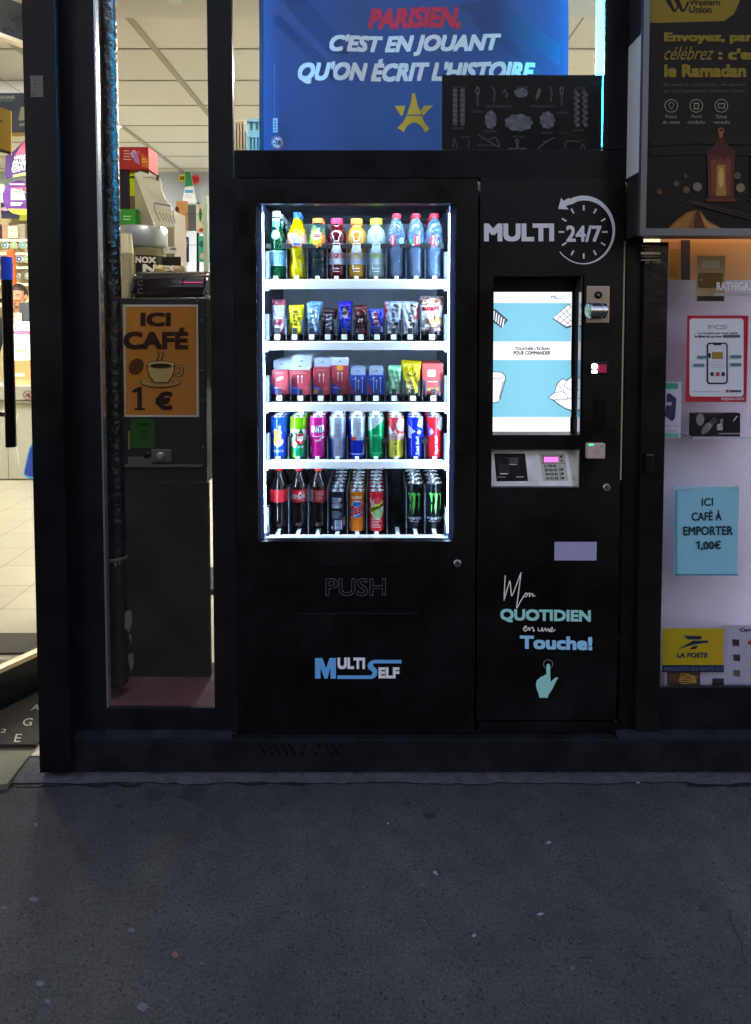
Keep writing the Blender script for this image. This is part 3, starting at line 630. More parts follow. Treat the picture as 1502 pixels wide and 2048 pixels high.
# lock plate with camera eye and cylinder
bm = B(); bpx(bm, 1173, 572, 1219, 646, YF-.005, YF, 0, .002); lp = obj('lock_plate', bm, pm('#b3aca2', .3, .8), vm)
c = at(1196.5, 590, YF-.006); bm = B(); disc(bm, (c.x, YF-.010, c.z), .0125, .006, bev=.002); ey = obj('camera_eye', bm, pm('#0a0a0b', .15), lp, 40)
bm = B(); disc(bm, (c.x, YF-.0112, c.z), .004, .002, bev=.0008); obj('lens', bm, pm('#a0a4a8', .1, .5), lp, 40)
c0 = at(1178, 621, -.035); bm = B(); tb = bmesh.new(); lathe(tb, [(.022, 0), (.0265, .004), (.0265, .036), (.024, .038), (.024, .042), (.0265, .044), (.0265, .056), (.012, .057), (.012, .066)], 32)
merge(bm, tb, Matrix.Translation((c0.x-.004, -.036, c0.z)) @ Matrix.Rotation(R(12), 4, 'Z') @ Matrix.Rotation(R(90), 4, 'Y')); obj('lock_cylinder', bm, pm('#b0b2b5', .2, .95), lp, 35)
bm = B(); tb = bmesh.new(); lathe(tb, [(.016, 0), (.016, .002)], 24); lathe(tb, [(.006, -.001), (.006, .0005)], 12); merge(bm, tb, Matrix.Translation((c0.x-.0055, -.0365, c0.z)) @ Matrix.Rotation(R(12), 4, 'Z') @ Matrix.Rotation(R(90), 4, 'Y')); obj('lock_face', bm, pm('#d8c9a0', .25, .9), lp, 35)
# scanner
bm = B(); bpx(bm, 1180, 724, 1217, 748, YF-.006, YF, 0, .002); sc = obj('scanner', bm, pm('#1c1a20', .25), vm)
c = at(1189, 733, YF-.007); bm = B(); disc(bm, (c.x, YF-.009, c.z), .0085, .003, bev=.001); obj('scanner_lamp', bm, pm((1., .93, .97), .4, emit=60), sc)
bm = B(); bpx(bm, 1184, 741, 1194, 746, YF-.0085, YF-.006); obj('scanner_lamp', bm, pm((1., .9, .95), .4, emit=10), sc)
bm = B(); bpx(bm, 1197, 729, 1213, 745, YF-.008, YF-.006); obj('scanner_window', bm, pm('#a02c48', .15, emit=.3), sc)
bm = B(); bpx(bm, 1187, 801, 1212, 866, YF-.0012, YF); obj('note_slot', bm, pm('#060608', .2), vm)
bm = B(); bpx(bm, 1174, 887, 1211, 918, YF-.022, YF, 0, .004); cr = obj('card_reader', bm, pm('#bdaca4', .4), vm)
a = Art(); 
for k in (4, 7, 10): a.ring(1192-4, 903, k-.9, k, '#9c8d86', -45, 45, 8)
a.rect(1200, 891, 1207, 892.2, '#6b605c');
art_obj('contactless_mark', a, YF-.0221, parent=cr)
bm = B(); bpx(bm, 1178, 888, 1187, 891, YF-.0235, YF-.022); obj('indicator', bm, pm('#30e070', .4, emit=2.5), cr)
bm = B(); bpx(bm, 1109, 1084, 1193.5, 1121, YF-.0015, YF, 0, .0005); obj('blank_label', bm, pm('#a6a2c8', .4), vm)
# words reflected in the glass, drawn on it as faint outlines
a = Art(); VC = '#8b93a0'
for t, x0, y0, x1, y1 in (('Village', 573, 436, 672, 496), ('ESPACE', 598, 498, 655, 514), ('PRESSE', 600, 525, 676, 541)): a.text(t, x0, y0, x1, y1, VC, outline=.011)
art_obj('reflected_words', a, .0178, lambda c: pm(c, .5), vm)
# ------------------------------------------------------------------ cans
def cyl(r): return lambda u, v, o: Vector(((r+o)*math.sin(u/1000/r), -(r+o)*math.cos(u/1000/r), v/1000))
SILV = pm('#d4d7dc', .22, .95)
def canpaint(c): return pm(c, .17, .2)
WALL = (-95, 95)
def make_can(label, r, h, base, art, at_, group=None):
    vs_ = h*1000/(168 if r > .03 else 148); art.L = [([(u, v*vs_) for u, v in V], P, c) for V, P, c in art.L]
    t = thing('drink_can', label, 'can', (0, 0, 0), group)
    bm = B(); k = r/.0285; n = 40
    lathe(bm, [(r*.78, .001), (r*.86, 0), (r*.94, .004), (r, .011), (r, h-.016), (r*.965, h-.009), (r*.9, h-.004)], n, 0, mis=[1, 1, 1, 0, 0, 1], cap1=False)
    ms = art.emit_into(bm, cyl(r), [canpaint(base), SILV], canpaint, cut=(4, 0), eps=.00012)
    obj('body', bm, ms, t, 40)
    bm = B(); lathe(bm, [(r*.9, h-.005), (r*.935, h-.001), (r*.92, h), (r*.86, h-.0005), (r*.83, h-.006), (r*.8, h-.0055), (.001, h-.005)], n, cap0=False, cap1=True)
    li = obj('lid', bm, SILV, t, 45)
    bm = B(); tb = Art(True); tb.ell(0, -5, 6.5, 9, 'x'); tb.emit_into(bm, lambda u, v, o: Vector((u/1000, v/1000, h-.0035+o)), [], lambda c: SILV); obj('pull_tab', bm, SILV, li)
    t.location = at_
    return t
def vtext(a, s, u0, v0, u1, v1, c, bold=.03): return a.text(s, u0, v0, u1, v1, c, bold, rot=-90)
def queue(root, n, pitch, what, group, jit=.0012):
    root['group'] = group
    for k in range(1, n+1):
        l = root.location
        dup(root, (l.x+random.uniform(-jit, jit), l.y+pitch*k, l.z), '%s %s' % (ORD[k], what), group, random.uniform(-.5, .5))
YC = .140
def spot(r, i, rad, dy=0., lift=.0045): 
    y = .108+rad+dy; return Vector((at(LANES[r][i], 880 if r == 3 else 1020 if r == 4 else 490, y-rad*.5).x, y, TZ[r]+lift))
U, V_ = -90, 90
A_ = lambda: Art(True)
r4 = []
a = A_(); a.rect(-89, 0, 89, 148, '#1a4fcf'); a.ell(-6, 84, 9, 22, '#f7a531', 15); a.ell(6, 60, 15, 11, '#f26a2a'); a.ell(-8, 62, 10, 14, '#f7b34a'); a.stroke([(-12, 50), (0, 42), (14, 52), (16, 66)], 5, '#ffffff'); vtext(a, 'Orangina', -2, 48, 14, 118, '#f4f7ff', .04); a.rect(-20, 26, 20, 28, '#cfe0ff'); a.rect(-20, 21, 20, 23, '#cfe0ff'); a.rect(-26, 130, -20, 138, '#6a90ff')
r4.append(('dark blue slim can with an orange splash, end of the can shelf', '#1a4fcf', a, 'blue can behind the orange splash can'))
a = A_(); a.rect(-89, 100, 89, 148, '#78d012'); a.rect(-89, 60, 89, 104, '#e4f2ee'); a.rect(-89, 0, 89, 62, '#0f8f5a'); a.poly([(-30, 92), (-12, 82), (-30, 66)], '#126a3c'); a.poly([(2, 92), (14, 108), (24, 84), (16, 78)], '#15803e'); a.poly([(-30, 62), (-8, 80), (2, 60), (-6, 38), (-30, 40)], '#dff3ec'); a.poly([(-30, 44), (-4, 0), (-30, 0)], '#6fd026'); a.ell(9, 68, 17, 21, '#c8202c'); a.text('7', -12, 58, -1, 92, '#157a3a', .04); a.text('up', -1, 54, 20, 80, '#ffffff', .05, shear=.2); a.text('FREE', 0, 36, 20, 44, '#bff0d8', .02)
r4.append(('green and white slim can with a red disc reading up', '#78d012', a, 'green can behind the red disc can'))
a = A_(); a.rect(-89, 0, 89, 148, '#d6248e'); a.poly([(-24, 92), (26, 90), (28, 112), (-20, 110)], '#2a2f8c'); a.text('FANTA', -21, 92, 27, 118, '#eaf4ff', .05, skew=4); a.stroke([(-20, 80), (0, 78), (24, 84)], 3, '#f4d6ee'); a.stroke([(8, 62), (14, 72), (26, 76)], 6, '#f6e0f0'); a.rect(-26, 16, -20, 40, '#f0c0e0'); a.text('ZERO', -8, 60, 6, 66, '#ffffff', .03)
r4.append(('magenta pink slim can with white block lettering', '#d6248e', a, 'pink can behind the magenta can'))
a = A_(); a.rect(-89, 66, 89, 148, '#aebbd6'); a.rect(-89, 0, 89, 67, '#7a8cc0'); a.rect(-13, 0, 16, 138, '#a6b2cc'); a.lines(-10, 74, 13, 126, 11, '#73809c', .35); a.barcode(-9, 12, 12, 44, '#39415a', '#c6cfe2', 8, True); a.poly([(-40, 0), (-16, 0), (-20, 70), (-40, 70)], '#3c48c0')
r4.append(('silver blue slim can turned to its printed back and barcode', '#aebbd6', a, 'silver can behind the barcode side can'))
a = A_(); a.rect(-89, 0, 89, 64, '#1533c8'); a.rect(-89, 64, 89, 148, '#b9c3da'); a.poly([(-44, 64), (-44, 140), (-24, 140), (-18, 64)], '#1a34c0'); a.ell(-12, 72, 7, 7, '#f2c83a'); a.poly([(-24, 66), (-14, 78), (-6, 74), (-2, 68), (-10, 68), (-12, 62), (-18, 64)], '#e0324c'); a.lines(-2, 84, 22, 128, 8, '#8793b0', .35); a.rect(-30, 12, 34, 16, '#c8d2ee'); a.poly([(20, 6), (30, 20), (30, 56), (24, 56)], '#d8e0f2')
r4.append(('royal blue and silver slim can in the middle of the can shelf', '#b9c3da', a, 'silver topped can behind the blue and silver can'))
a = A_(); a.rect(-89, 0, 89, 148, '#08a560'); a.poly([(-40, 104), (0, 118), (40, 140), (40, 148), (-40, 148)], '#b7cbd0'); a.poly([(-40, 100), (-8, 116), (6, 124), (-2, 112), (-40, 92)], '#bcd6cf'); a.lines(-16, 78, 18, 86, 2, '#8fe0b8', .4); a.rect(-28, 16, 28, 18, '#7fe0b0'); a.stroke([(-4, 126), (4, 122), (10, 128)], 3, '#e8f4ee')
r4.append(('emerald green slim can with a silver shoulder', '#08a560', a, 'can behind the emerald green can'))
a = A_(); a.rect(-89, 0, 89, 148, '#e6dc52'); a.rect(-89, 66, 89, 148, '#dfb0b4'); a.rect(-89, 88, 89, 148, '#d64250'); a.poly([(2, 104), (30, 92), (40, 140), (10, 146), (0, 124)], '#bfc4d0'); a.poly([(-30, 118), (-8, 92), (-14, 84), (-30, 88)], '#d9dfe6'); a.poly([(-10, 92), (4, 88), (-4, 106)], '#e8e0e4'); vtext(a, 'RED BULL', -6, 12, 3, 82, '#4a3430', .02)
r4.append(('red, pink and yellow slim can with dark vertical lettering', '#e6dc52', a, 'can behind the red and yellow can'))
a = A_(); a.rect(-89, 0, 89, 148, '#1a2fc8'); a.poly([(-30, 120), (0, 96), (-8, 92), (-30, 74)], '#c3d0ee'); a.poly([(-26, 84), (-14, 78), (-20, 70), (-28, 72)], '#f2f4ff'); a.poly([(4, 92), (12, 100), (22, 94), (14, 86)], '#dfe8ff'); a.poly([(6, 118), (14, 148), (30, 148), (28, 104)], '#b4c2e4'); vtext(a, 'Red Bull', 0, 12, 10, 78, '#eef2ff', .03); a.stroke([(-14, 10), (-14, 138)], 1.4, '#9db0ee', False)
r4.append(('deep blue slim can with white star shapes and vertical lettering', '#1a2fc8', a, 'can behind the deep blue starred can'))
a = A_(); a.rect(-89, 0, 89, 148, '#d6202e'); a.poly([(8, 110), (20, 98), (40, 112), (40, 148), (14, 148)], '#bcc3cf'); a.poly([(-30, 120), (-4, 92), (-30, 70)], '#5a4bb0'); a.poly([(-12, 108), (-2, 94), (-14, 82), (-20, 94)], '#b9a4cc'); vtext(a, 'Red Bull', 0, 14, 9, 80, '#ffe0dc', .03); a.lines(8, 20, 24, 34, 3, '#ef8a84', .3)
r4.append(('bright red slim can with a violet triangle, beside the cabinet side wall', '#d6202e', a, 'can behind the bright red can'))
for i, (lab, base, a, wh) in enumerate(r4):
    c = make_can(lab, .0285, .1415, base, a, spot(3, i, .0285)); queue(c, 4, .0605, wh, 'slim cans on the fourth shelf')
r5 = []
a = A_(); a.rect(-89, 0, 89, 148, '#20242f'); a.lines(-20, 84, 14, 126, 7, '#aab4cc', .55); a.text('ENERGY', -20, 88, 16, 100, '#d0d8ea', .02); a.ell(8, 118, 6, 6, '#c3ccde'); a.lines(-20, 48, 16, 76, 6, '#8e99b4', .4); a.barcode(-8, 6, 16, 42, '#2a2f3c', '#aebbd8', 8, True); a.ell(-18, 12, 3, 6, '#dfe4f0'); a.ell(26, 36, 6, 20, '#c98a80')
r5.append((3, 'dark grey can turned to its printed back with a barcode', '#20242f', a, 'lidded can behind the dark grey printed can', .0285, .139, 0))
a = A_(); a.rect(-89, 0, 89, 148, '#ee7d12'); a.ell(0, 82, 25, 33, '#dfe9f4'); a.ell(1, 80, 23, 30, '#2f77d0'); a.ell(-8, 62, 10, 9, '#58a0e8', 30); a.stroke([(-14, 108), (-8, 102)], 5, '#1f9a5a'); a.text('TROPICAL', -19, 120, 19, 131, '#fff0dc', .03); a.text('Oasis', -28, 60, 28, 106, '#f6f8ff', .14, skew=24); a.text('Oasis', -27, 62, 27, 104, '#d02a2a', .03, skew=24); a.stroke([(-6, 58), (10, 64)], 2, '#bfe0ff'); a.rect(-28, 8, -24, 32, '#ffd8a8')
r5.append((4, 'orange can with a round blue badge and red script', '#ee7d12', a, 'lidded can behind the orange can', .0285, .139, 0))
a = A_(); a.rect(-89, 0, 89, 148, '#d92a36'); a.ell(4, 84, 26, 40, '#f2ead0'); a.ell(5, 112, 14, 14, '#e24a58'); a.ell(6, 66, 18, 20, '#9ed28a'); a.poly([(-24, 100), (-30, 128), (-18, 112), (-10, 118), (-14, 98)], '#f6c9b8'); a.poly([(-28, 64), (27, 92), (27, 112), (-28, 84)], '#efe21c'); a.text('Schweppes', -26, 76, 26, 98, '#2f5a20', .05, skew=26); a.lines(-18, 12, 18, 52, 7, '#f3b6b4', .4)
r5.append((5, 'red can with a slanted yellow band and fruit, beside the empty lane', '#d92a36', a, 'lidded can behind the red can with the yellow band', .0285, .139, 0))
for q in (0, 1):
    a = A_(); a.rect(-95, 0, 95, 168, '#15181c'); o = -10 if q == 0 else 0; GR = '#5fd046'
    a.poly([(o-24, 132), (o-16, 136), (o-8, 131), (o-9, 112), (o-10, 98), (o-13, 104), (o-15, 112), (o-18, 126)], GR)
    a.poly([(o-13, 92), (o-9, 90), (o-10, 70), (o-14, 58), (o-13, 76)], GR)
    a.poly([(o-6, 132), (o+3, 137), (o+11, 131), (o+8, 112), (o+7, 86), (o+2, 54), (o-1, 82), (o+1, 112), (o-1, 124)], GR)
    a.poly([(o+14, 132), (o+22, 136), (o+27, 129), (o+24, 112), (o+23, 84), (o+18, 66), (o+18, 92), (o+20, 112), (o+19, 124)], GR)
    a.text('MONSTER', o-30, 34, o+32, 44, '#e8ecf2', .04); a.text('ENERGY', o-22, 26, o+22, 30.5, '#c8ced8', .03)
    r5.append((7+q, ('tall black can with three green claw marks, next to the empty lane', 'tall black can with green claw marks, beside the cabinet side wall')[q], '#15181c', a, ('tall black can behind the clawed can by the empty lane', 'tall black can behind the clawed can by the side wall')[q], .0305, .159, .028))
for i, lab, base, a, wh, rr, hh_, dy in r5:
    c = make_can(lab, rr, hh_, base, a, spot(4, i, rr, dy, .0105)); queue(c, 7, .0575 if rr < .03 else .062, wh, 'cans on the bottom shelf')
# ------------------------------------------------------------------ bottles
def pet(col, trans, rough=.1): return pm(col, rough, 0, trans=trans, ior=1.36)
def make_bottle(label, prof, liquid, capcol, capz, caph, capr, lab, place, group='bottles on the top shelf', ribs=0, neckcol=None):
    """prof: (r, z) mm outline; lab: (z0, z1, base colour, art) label band"""
    t = thing('drink_bottle', label, 'bottle', (0, 0, 0), group)
    P = [(r/1000, z/1000) for r, z in prof]; Q = []
    for (r0, z0), (r1, z1) in zip(P, P[1:]):
        n = max(1, int(abs(z1-z0)/.005))
        for k in range(n): f = k/n; f = f if ribs < 0 else f; Q.append((r0+(r1-r0)*f, z0+(z1-z0)*f))
    Q.append(P[-1])
    if ribs > 0: Q = [(r*(1+.02*math.sin(z*1000/ribs*6.28)) if .012 < z < .6*P[-1][1] else r, z) for r, z in Q]
    bm = B(); lathe(bm, Q, 32); obj('bottle', bm, liquid, t, 60)
    bm = B(); n = 36; z0 = capz/1000
    rings = [(capr*.99, 0), (capr, .001), (capr, caph-.0015), (capr*.92, caph)]
    lathe(bm, rings, n, c=(0, 0, z0))
    for v in bm.verts:
        pass
    cp_ = obj('cap', bm, pm(capcol, .4), t, 35)
    bm = B(); a = Art(True)
    for k in range(-6, 7): u = k*5.2*capr/.0145*.55; a.rect(u-.45, capz+1.2, u+.45, capz+caph*1000-2, 'x')
    a.emit_into(bm, cyl(capr+.0002), [], lambda c: pm(capcol, .5)); obj('cap_ribs', bm, pm(capcol, .5), cp_)
    if lab:
        z0, z1, bc, art, lr = lab
        bm = B(); pr = [(r+.0009, z) for r, z in Q if z0/1000 <= z <= z1/1000]; pr = pr if len(pr) > 1 else [(lr/1000, z0/1000), (lr/1000, z1/1000)]
        pr = [(lr/1000, z0/1000), (lr/1000, z1/1000)] if lr else pr
        lathe(bm, pr, 32, cap0=False, cap1=False)
        rad = max(q[0] for q in pr); lk = lambda c: pm(tuple(x*.68 for x in lin(c)), .35)
        ms = art.emit_into(bm, cyl(rad+.0001), [lk(bc)], lk, cut=(4, 0), eps=.00015); obj('label', bm, ms, t, 50)
    t.location = place
    return t
def bq(root, n, what, dx_=0): queue(root, n, .068, what, root['group'], .001)
# 1 green mineral water
a = A_(); a.text('S.PELLEGRINO', -30, 84, 30, 90, '#3a6a8a', .01); a.ell(8, 70, 3, 3, '#d08a9a'); a.lines(-18, 50, 20, 78, 6, '#8ec6e6', .2); a.rect(-99, 44, 99, 46, '#e8f6ff'); a.rect(-99, 93, 99, 95, '#d8f0ff')
b1 = make_bottle('green mineral water bottle with white cap and pale blue label', [(27, 0), (31, 4), (33, 12), (33, 100), (31.5, 125), (26, 150), (18, 178), (14, 195), (12.5, 207), (12.5, 222)], pet('#0d7a48', .75), '#e6f2f6', 214, .019, .0145, (44, 95, '#8ecdf0', a, 33.6), spot(0, 0, .033))
bm = B(); a = A_(); a.ell(0, 150, 15, 16, '#8cbcc8'); a.rect(-14, 180, 14, 199, '#5fc6a8'); a.rect(-14, 199, 14, 208, '#dff0f2'); ms = a.emit_into(bm, lambda u, v, o: Vector(((rr := (.0265 if v < 172 else .0172)+o)*math.sin(u/1000/rr), -rr*math.cos(u/1000/rr)-(.0 if v > 172 else (150-v)*.00022), v/1000)), [], lambda c: pm(c, .4), cut=(4, 4)); obj('neck_label', bm, ms, b1, local=True)
bq(b1, 4, 'white capped green bottle behind the front green bottle')
# 2 waisted orange soda
a = A_(); a.rect(-99, 112, 99, 124, '#f3b49a'); a.ell(-1, 135, 22, 17, '#f3eee6'); a.ell(12, 150, 10, 8, '#f6a53a'); a.rect(-99, 108, 99, 113, '#ef8a4a'); a.poly([(-14, 122), (16, 120), (12, 112), (-8, 112)], '#2a62c8'); a.text('FANTA', -18, 123, 19, 142, '#2f7ed8', .06, skew=-3); a.text('FANTA', -17, 125, 18, 141, '#f6f8ff', .0, skew=-3)
b2 = make_bottle('yellow orange soda bottle with narrow waist and blue cap', [(27, 0), (32, 6), (33, 22), (31, 45), (26, 62), (25.5, 68), (29, 84), (33, 98), (33.5, 150), (31, 164), (25, 176), (16, 196), (13, 206), (12.5, 215)], pet('#c9b400', .35), '#2a6ae0', 210, .019, .0145, (107, 156, '#e9a78c', a, 34.2), spot(0, 1, .033)); bq(b2, 1, 'blue capped soda bottle behind the waisted bottle')
# 3 iced tea
a = A_(); a.rect(-99, 104, 99, 184, '#1b3a3e'); a.ell(-14, 160, 7, 20, '#84cc3a', -20); a.ell(-22, 130, 12, 24, '#8cc83c'); a.ell(20, 138, 12, 26, '#ee6a1c'); a.ell(24, 160, 8, 10, '#2c6a4a'); a.ell(-2, 140, 20, 26, '#f2dc3c'); a.ell(-2, 146, 16, 15, '#f4f0dc'); a.ell(-1, 146, 13, 5.5, '#c8203a'); a.text('Lipton', -11, 144, 9, 149, '#f2e8e4', .02); a.ell(10, 116, 9, 8, '#f8a53c'); a.rect(-4, 103, 3, 118, '#e88a5c'); a.ell(3, 168, 8, 4, '#aad6d6', 10)
b3 = make_bottle('dark iced tea bottle with orange cap and fruit print sleeve', [(26, 0), (31, 5), (32, 20), (32, 108), (31, 128), (33, 140), (31, 158), (24, 176), (19, 184), (15.5, 190), (15.5, 197)], pm('#1d2f33', .12, trans=.3), '#f4803c', 192, .016, .0195, (104, 184, '#1b3a3e', a, None), spot(0, 2, .033)); bq(b3, 1, 'orange capped tea bottle behind the dark iced tea')
# 4-6 juices with a label band and a cook's hat drawn above it
JP = [(27, 0), (31, 4), (32.5, 14), (32.5, 40), (31.5, 48), (31.5, 92), (32.5, 100), (33.5, 130), (33, 150), (29, 166), (21, 174), (16.5, 180), (16, 196)]
def juice(label, liq, cap, fr, i, n, what, lb='#cfd6ea'):
    a = A_(); a.lines(-26, 52, 26, 62, 2, '#b4bcd2', .25)
    for u in (-26, 0, 26): a.ell(u, 78, 8, 9, fr[0]); a.ell(u-1, 78, 5, 6, fr[1]); a.ell(u-1, 78, 1.5, 2.5, fr[2])
    a.poly([(-20, 86), (20, 86), (14, 106), (6, 114), (-6, 114), (-14, 106)], lb)
    b = make_bottle(label, JP, liq, cap, 188, .0195, .0205, (48, 88, lb, a, 33.2), spot(0, i, .033))
    bm = B(); q = A_(); W_ = '#f2f4fa'
    q.stroke([(-9, 130), (-9, 140), (-14, 148), (-10, 158), (0, 160), (10, 158), (14, 148), (9, 140), (9, 130)], 1.8, W_); q.stroke([(-10, 128), (10, 128)], 1.6, W_, False); q.stroke([(-11, 120), (11, 120)], 1.8, W_, False); q.stroke([(-11, 120), (-11, 90)], 1.8, W_, False); q.stroke([(12, 120), (13, 92)], 1.8, W_, False); q.stroke([(-11, 34), (11, 34)], 1.6, W_, False); q.stroke([(-11, 24), (11, 24)], 1.6, W_, False); q.stroke([(-11, 46), (-11, 30)], 2, W_, False)
    ms = q.emit_into(bm, cyl(.0344), [], lambda c: pm(c, .4), cut=(4, 0)); obj('outline_print', bm, ms, b, local=True);  # white outline strokes laid over the bottle front
    if n: bq(b, n, what)
juice('dark red berry juice bottle with raspberry pink cap', pm('#5c0a16', .15, trans=.35), '#e0355e', ('#c8303c', '#e06a5c', '#f0d8c0'), 3, 1, 'pink capped juice bottle behind the dark red one')
juice('amber juice bottle with orange cap and apricot label', pm('#b8862a', .15, trans=.25), '#f58a34', ('#e8b23c', '#f2d46a', '#5a3a1c'), 4, 1, 'orange capped juice bottle behind the amber one')
juice('cloudy pale lemonade bottle with bright yellow cap', pm('#9db4b4', .12, trans=.4), '#efe93c', ('#d8d86a', '#7ccc3c', '#e8f4c0'), 5, 2, 'yellow capped bottle behind the cloudy lemonade', '#b9cfe2')
# 7-9 still water
for i, (lab, wh, u) in enumerate((('clear ribbed water bottle with red cap next to the lemonade', 'red capped water bottle behind the one by the lemonade', -14), ('clear ribbed water bottle with red cap and green mountain label', 'red capped water bottle behind the green mountain label', 2), ('clear ribbed water bottle with red cap beside the side wall', 'red capped water bottle behind the one by the side wall', -6))):
    a = A_(); a.rect(u-7, 112, u+8, 146, '#e2243c'); vtext(a, 'Vittel', u-3.5, 116, u+4, 143, '#ffe6e6', .03)
    if i == 1: a.poly([(-24, 118), (-16, 138), (-8, 118)], '#2c9a58'); a.rect(-26, 112, -8, 118, '#e0ecf0')
    if i == 0: a.ell(18, 128, 9, 12, '#8fd8d8')
    b = make_bottle(lab, [(24, 0), (29, 4), (30, 12), (30, 30), (28.5, 38), (30, 46), (28.6, 58), (30, 66), (28.6, 78), (30, 88), (29, 100), (30.5, 112), (30.5, 150), (28, 170), (23, 188), (16, 200), (13, 206), (12.5, 214)], pm('#a6ccff', .07, trans=.8, ior=1.33), '#e0263c', 208, .016, .0150, None, spot(0, 6+i, .031), ribs=9)
    bm = B(); ms = a.emit_into(bm, cyl(.0312), [], lambda c: pm(c, .35), cut=(4, 0)); obj('label', bm, ms, b, local=True); bq(b, 3, wh)
# colas
for i, (lab, wh) in enumerate((('dark cola bottle with plain red label against the cabinet side wall', 'cola bottle behind the plain label one'), ('dark cola bottle with white script across its red label', 'cola bottle behind the scripted label one'), ('dark cola bottle turned to the printed panel of its red label', 'cola bottle behind the printed panel one'))):
    a = A_()
    if i == 1: a.text('Coca-Cola', -31, 110, 26, 132, '#fff4f4', .03, shear=.35); a.stroke([(-24, 106), (0, 109), (22, 103)], 2, '#ffe0e0')
    elif i == 2: a.rect(-40, 98, -16, 138, '#d8c8d0'); a.lines(-8, 102, 24, 136, 7, '#ffdcdc', .35)
    b = make_bottle(lab, [(25, 0), (30, 4), (31.5, 14), (31.5, 28), (28.5, 52), (28, 60), (29, 78), (32, 94), (32.5, 100), (32.5, 138), (31, 150), (27, 163), (20, 180), (15, 192), (12.5, 198), (12.5, 212)], pm('#1a0d0a', .08, trans=.15), '#d8202a', 204, .018, .0150, (96, 140, '#d81e2c', a, 33), spot(4, i, .032, .022, .0105), 'cola bottles on the bottom shelf')
    bq(b, 1, wh)
# ------------------------------------------------------------------ wrapped bars, pouches
def pillow(u, v, W, Hh, T, seed):
    """front surface of a filled wrapper; u, v in 0..1"""
    e = max(0, 1-abs(2*u-1)**4)*max(0, 1-abs(2*v-1)**8)**.6
    k = .0006*math.sin(v*31+seed)+.0006*math.sin(u*17+v*11+seed*2)+.0005*math.sin(v*57+u*9+seed)
    pinch = 1-.13*math.sin(math.pi*min(1, max(0, (v-.1)/.8)))
    return Vector(((u-.5)*W*pinch, -(T/2*e**.5+k*3*(.3+e)), v*Hh))
def make_pack(name, label, cat, W, Hh, T, base, art, place, seed=0., lean=.0, rz=0., group=None, fin=(.28, .1)):
    """art in 0..100 x 0..100 (up)"""
    t = thing(name, label, cat, (0, 0, 0), group)
    bm = B(); nu, nv = 12, 22; gl = lambda c: pm(tuple(x*.86 for x in lin(c)), fin[0], fin[1])
    for s in (-1, 1):
        g = [[None]*(nv+1) for _ in range(nu+1)]
        for i in range(nu+1):
            for j in range(nv+1):
                p = pillow(i/nu, j/nv, W, Hh, T, seed); zz = p.z
                if j in (0, nv): zz += (.0012 if i % 2 else 0)*(1 if j else -1)
                g[i][j] = bm.verts.new((p.x, p.y if s < 0 else -p.y+.0004, zz))
        for i in range(nu):
            for j in range(nv): bm.faces.new((g[i][j], g[i+1][j], g[i+1][j+1], g[i][j+1]) if s < 0 else (g[i][j+1], g[i+1][j+1], g[i+1][j], g[i][j]))
    ms = art.emit_into(bm, lambda u, v, o: pillow(u/100, v/100, W, Hh, T, seed)-Vector((0, o+.0004, 0)), [gl(base)], gl, cut=(7, 7), eps=.00018)
    obj('wrapper', bm, ms, t, 70)
    bm = B()
    for z0, z1 in ((.002, .008), (Hh-.008, Hh-.002)):
        for k in range(4): z = z0+(z1-z0)*k/4; box(bm, (-W*.47, -.0013, z), (W*.47, -.0006, z+.0007))
    obj('crimp', bm, gl(base), t)
    t.location = place; t.rotation_euler = (lean, 0, rz)
    return t
def pl(r, i, y, lift=.0245): return Vector((at(LANES[r][i], 640 if r == 1 else 760, y).x, y, TZ[r]+lift))
MM = (at(101, 0, .12)-at(100, 0, .12)).x*1000   # mm per pixel on the goods' front
def fitpack(r, i, name, label, cat, x0, y0, x1, y1, T, base, art, backs, what, pitch=.024, seed=0., grp='bars on the snack shelf', lean=-.06, fin=(.28, .1)):
    yf = .125; Wd = (x1-x0)*MM/1000; zt_ = at(700, y0, yf).z; p = pl(r, i, yf); p.x = at((x0+x1)/2, 640, yf).x
    t = make_pack(name, label, cat, Wd, zt_-p.z, T, base, art, p, seed, lean, random.uniform(-.06, .06), grp, fin)
    for k in range(1, backs+1):
        dup(t, (p.x+random.uniform(-.002, .004), p.y+pitch*k, p.z+(.004*k if r == 1 else .003)), '%s %s' % (ORD[k], what), grp, rot=(lean+random.uniform(-.05, .05), random.uniform(-.05, .05), random.uniform(-.12, .12)))
def P(): return Art(True)
a = P(); a.rect(0, 0, 100, 88, '#a9b6d2'); a.poly([(0, 88), (100, 88), (100, 100), (0, 100)], '#8a1c2c'); a.poly([(20, 30), (80, 26), (90, 46), (14, 44)], '#d22a3c'); a.lines(20, 50, 76, 84, 6, '#e4eaf6', .5); a.rect(14, 6, 86, 24, '#c6d0e8'); a.poly([(60, 0), (100, 0), (100, 30)], '#c42838')
fitpack(1, 0, 'chocolate_bar', 'silver chocolate bar with red band, first on the snack shelf', 'snack bar', 543, 603, 571, 664, .016, '#a9b6d2', a, 2, 'silver and red bar behind the first one', seed=1)
a = P(); a.text('NUTS', 30, 30, 72, 84, '#7a5a14', .03, rot=-90); a.rect(4, 2, 96, 6, '#b5a60c')
fitpack(1, 1, 'chocolate_bar', 'bright yellow chocolate bar wrapper', 'snack bar', 577, 612, 608, 665, .016, '#e6dc0a', a, 1, 'bright yellow bar behind the front one', seed=2)
a = P(); a.rect(0, 0, 100, 100, '#7db2e4'); a.text('BOUNTY', 30, 26, 80, 90, '#f2f8ff', .05, rot=-90); a.poly([(70, 0), (100, 0), (100, 60)], '#2f74c4'); a.poly([(0, 0), (24, 0), (0, 30)], '#e6f2fa')
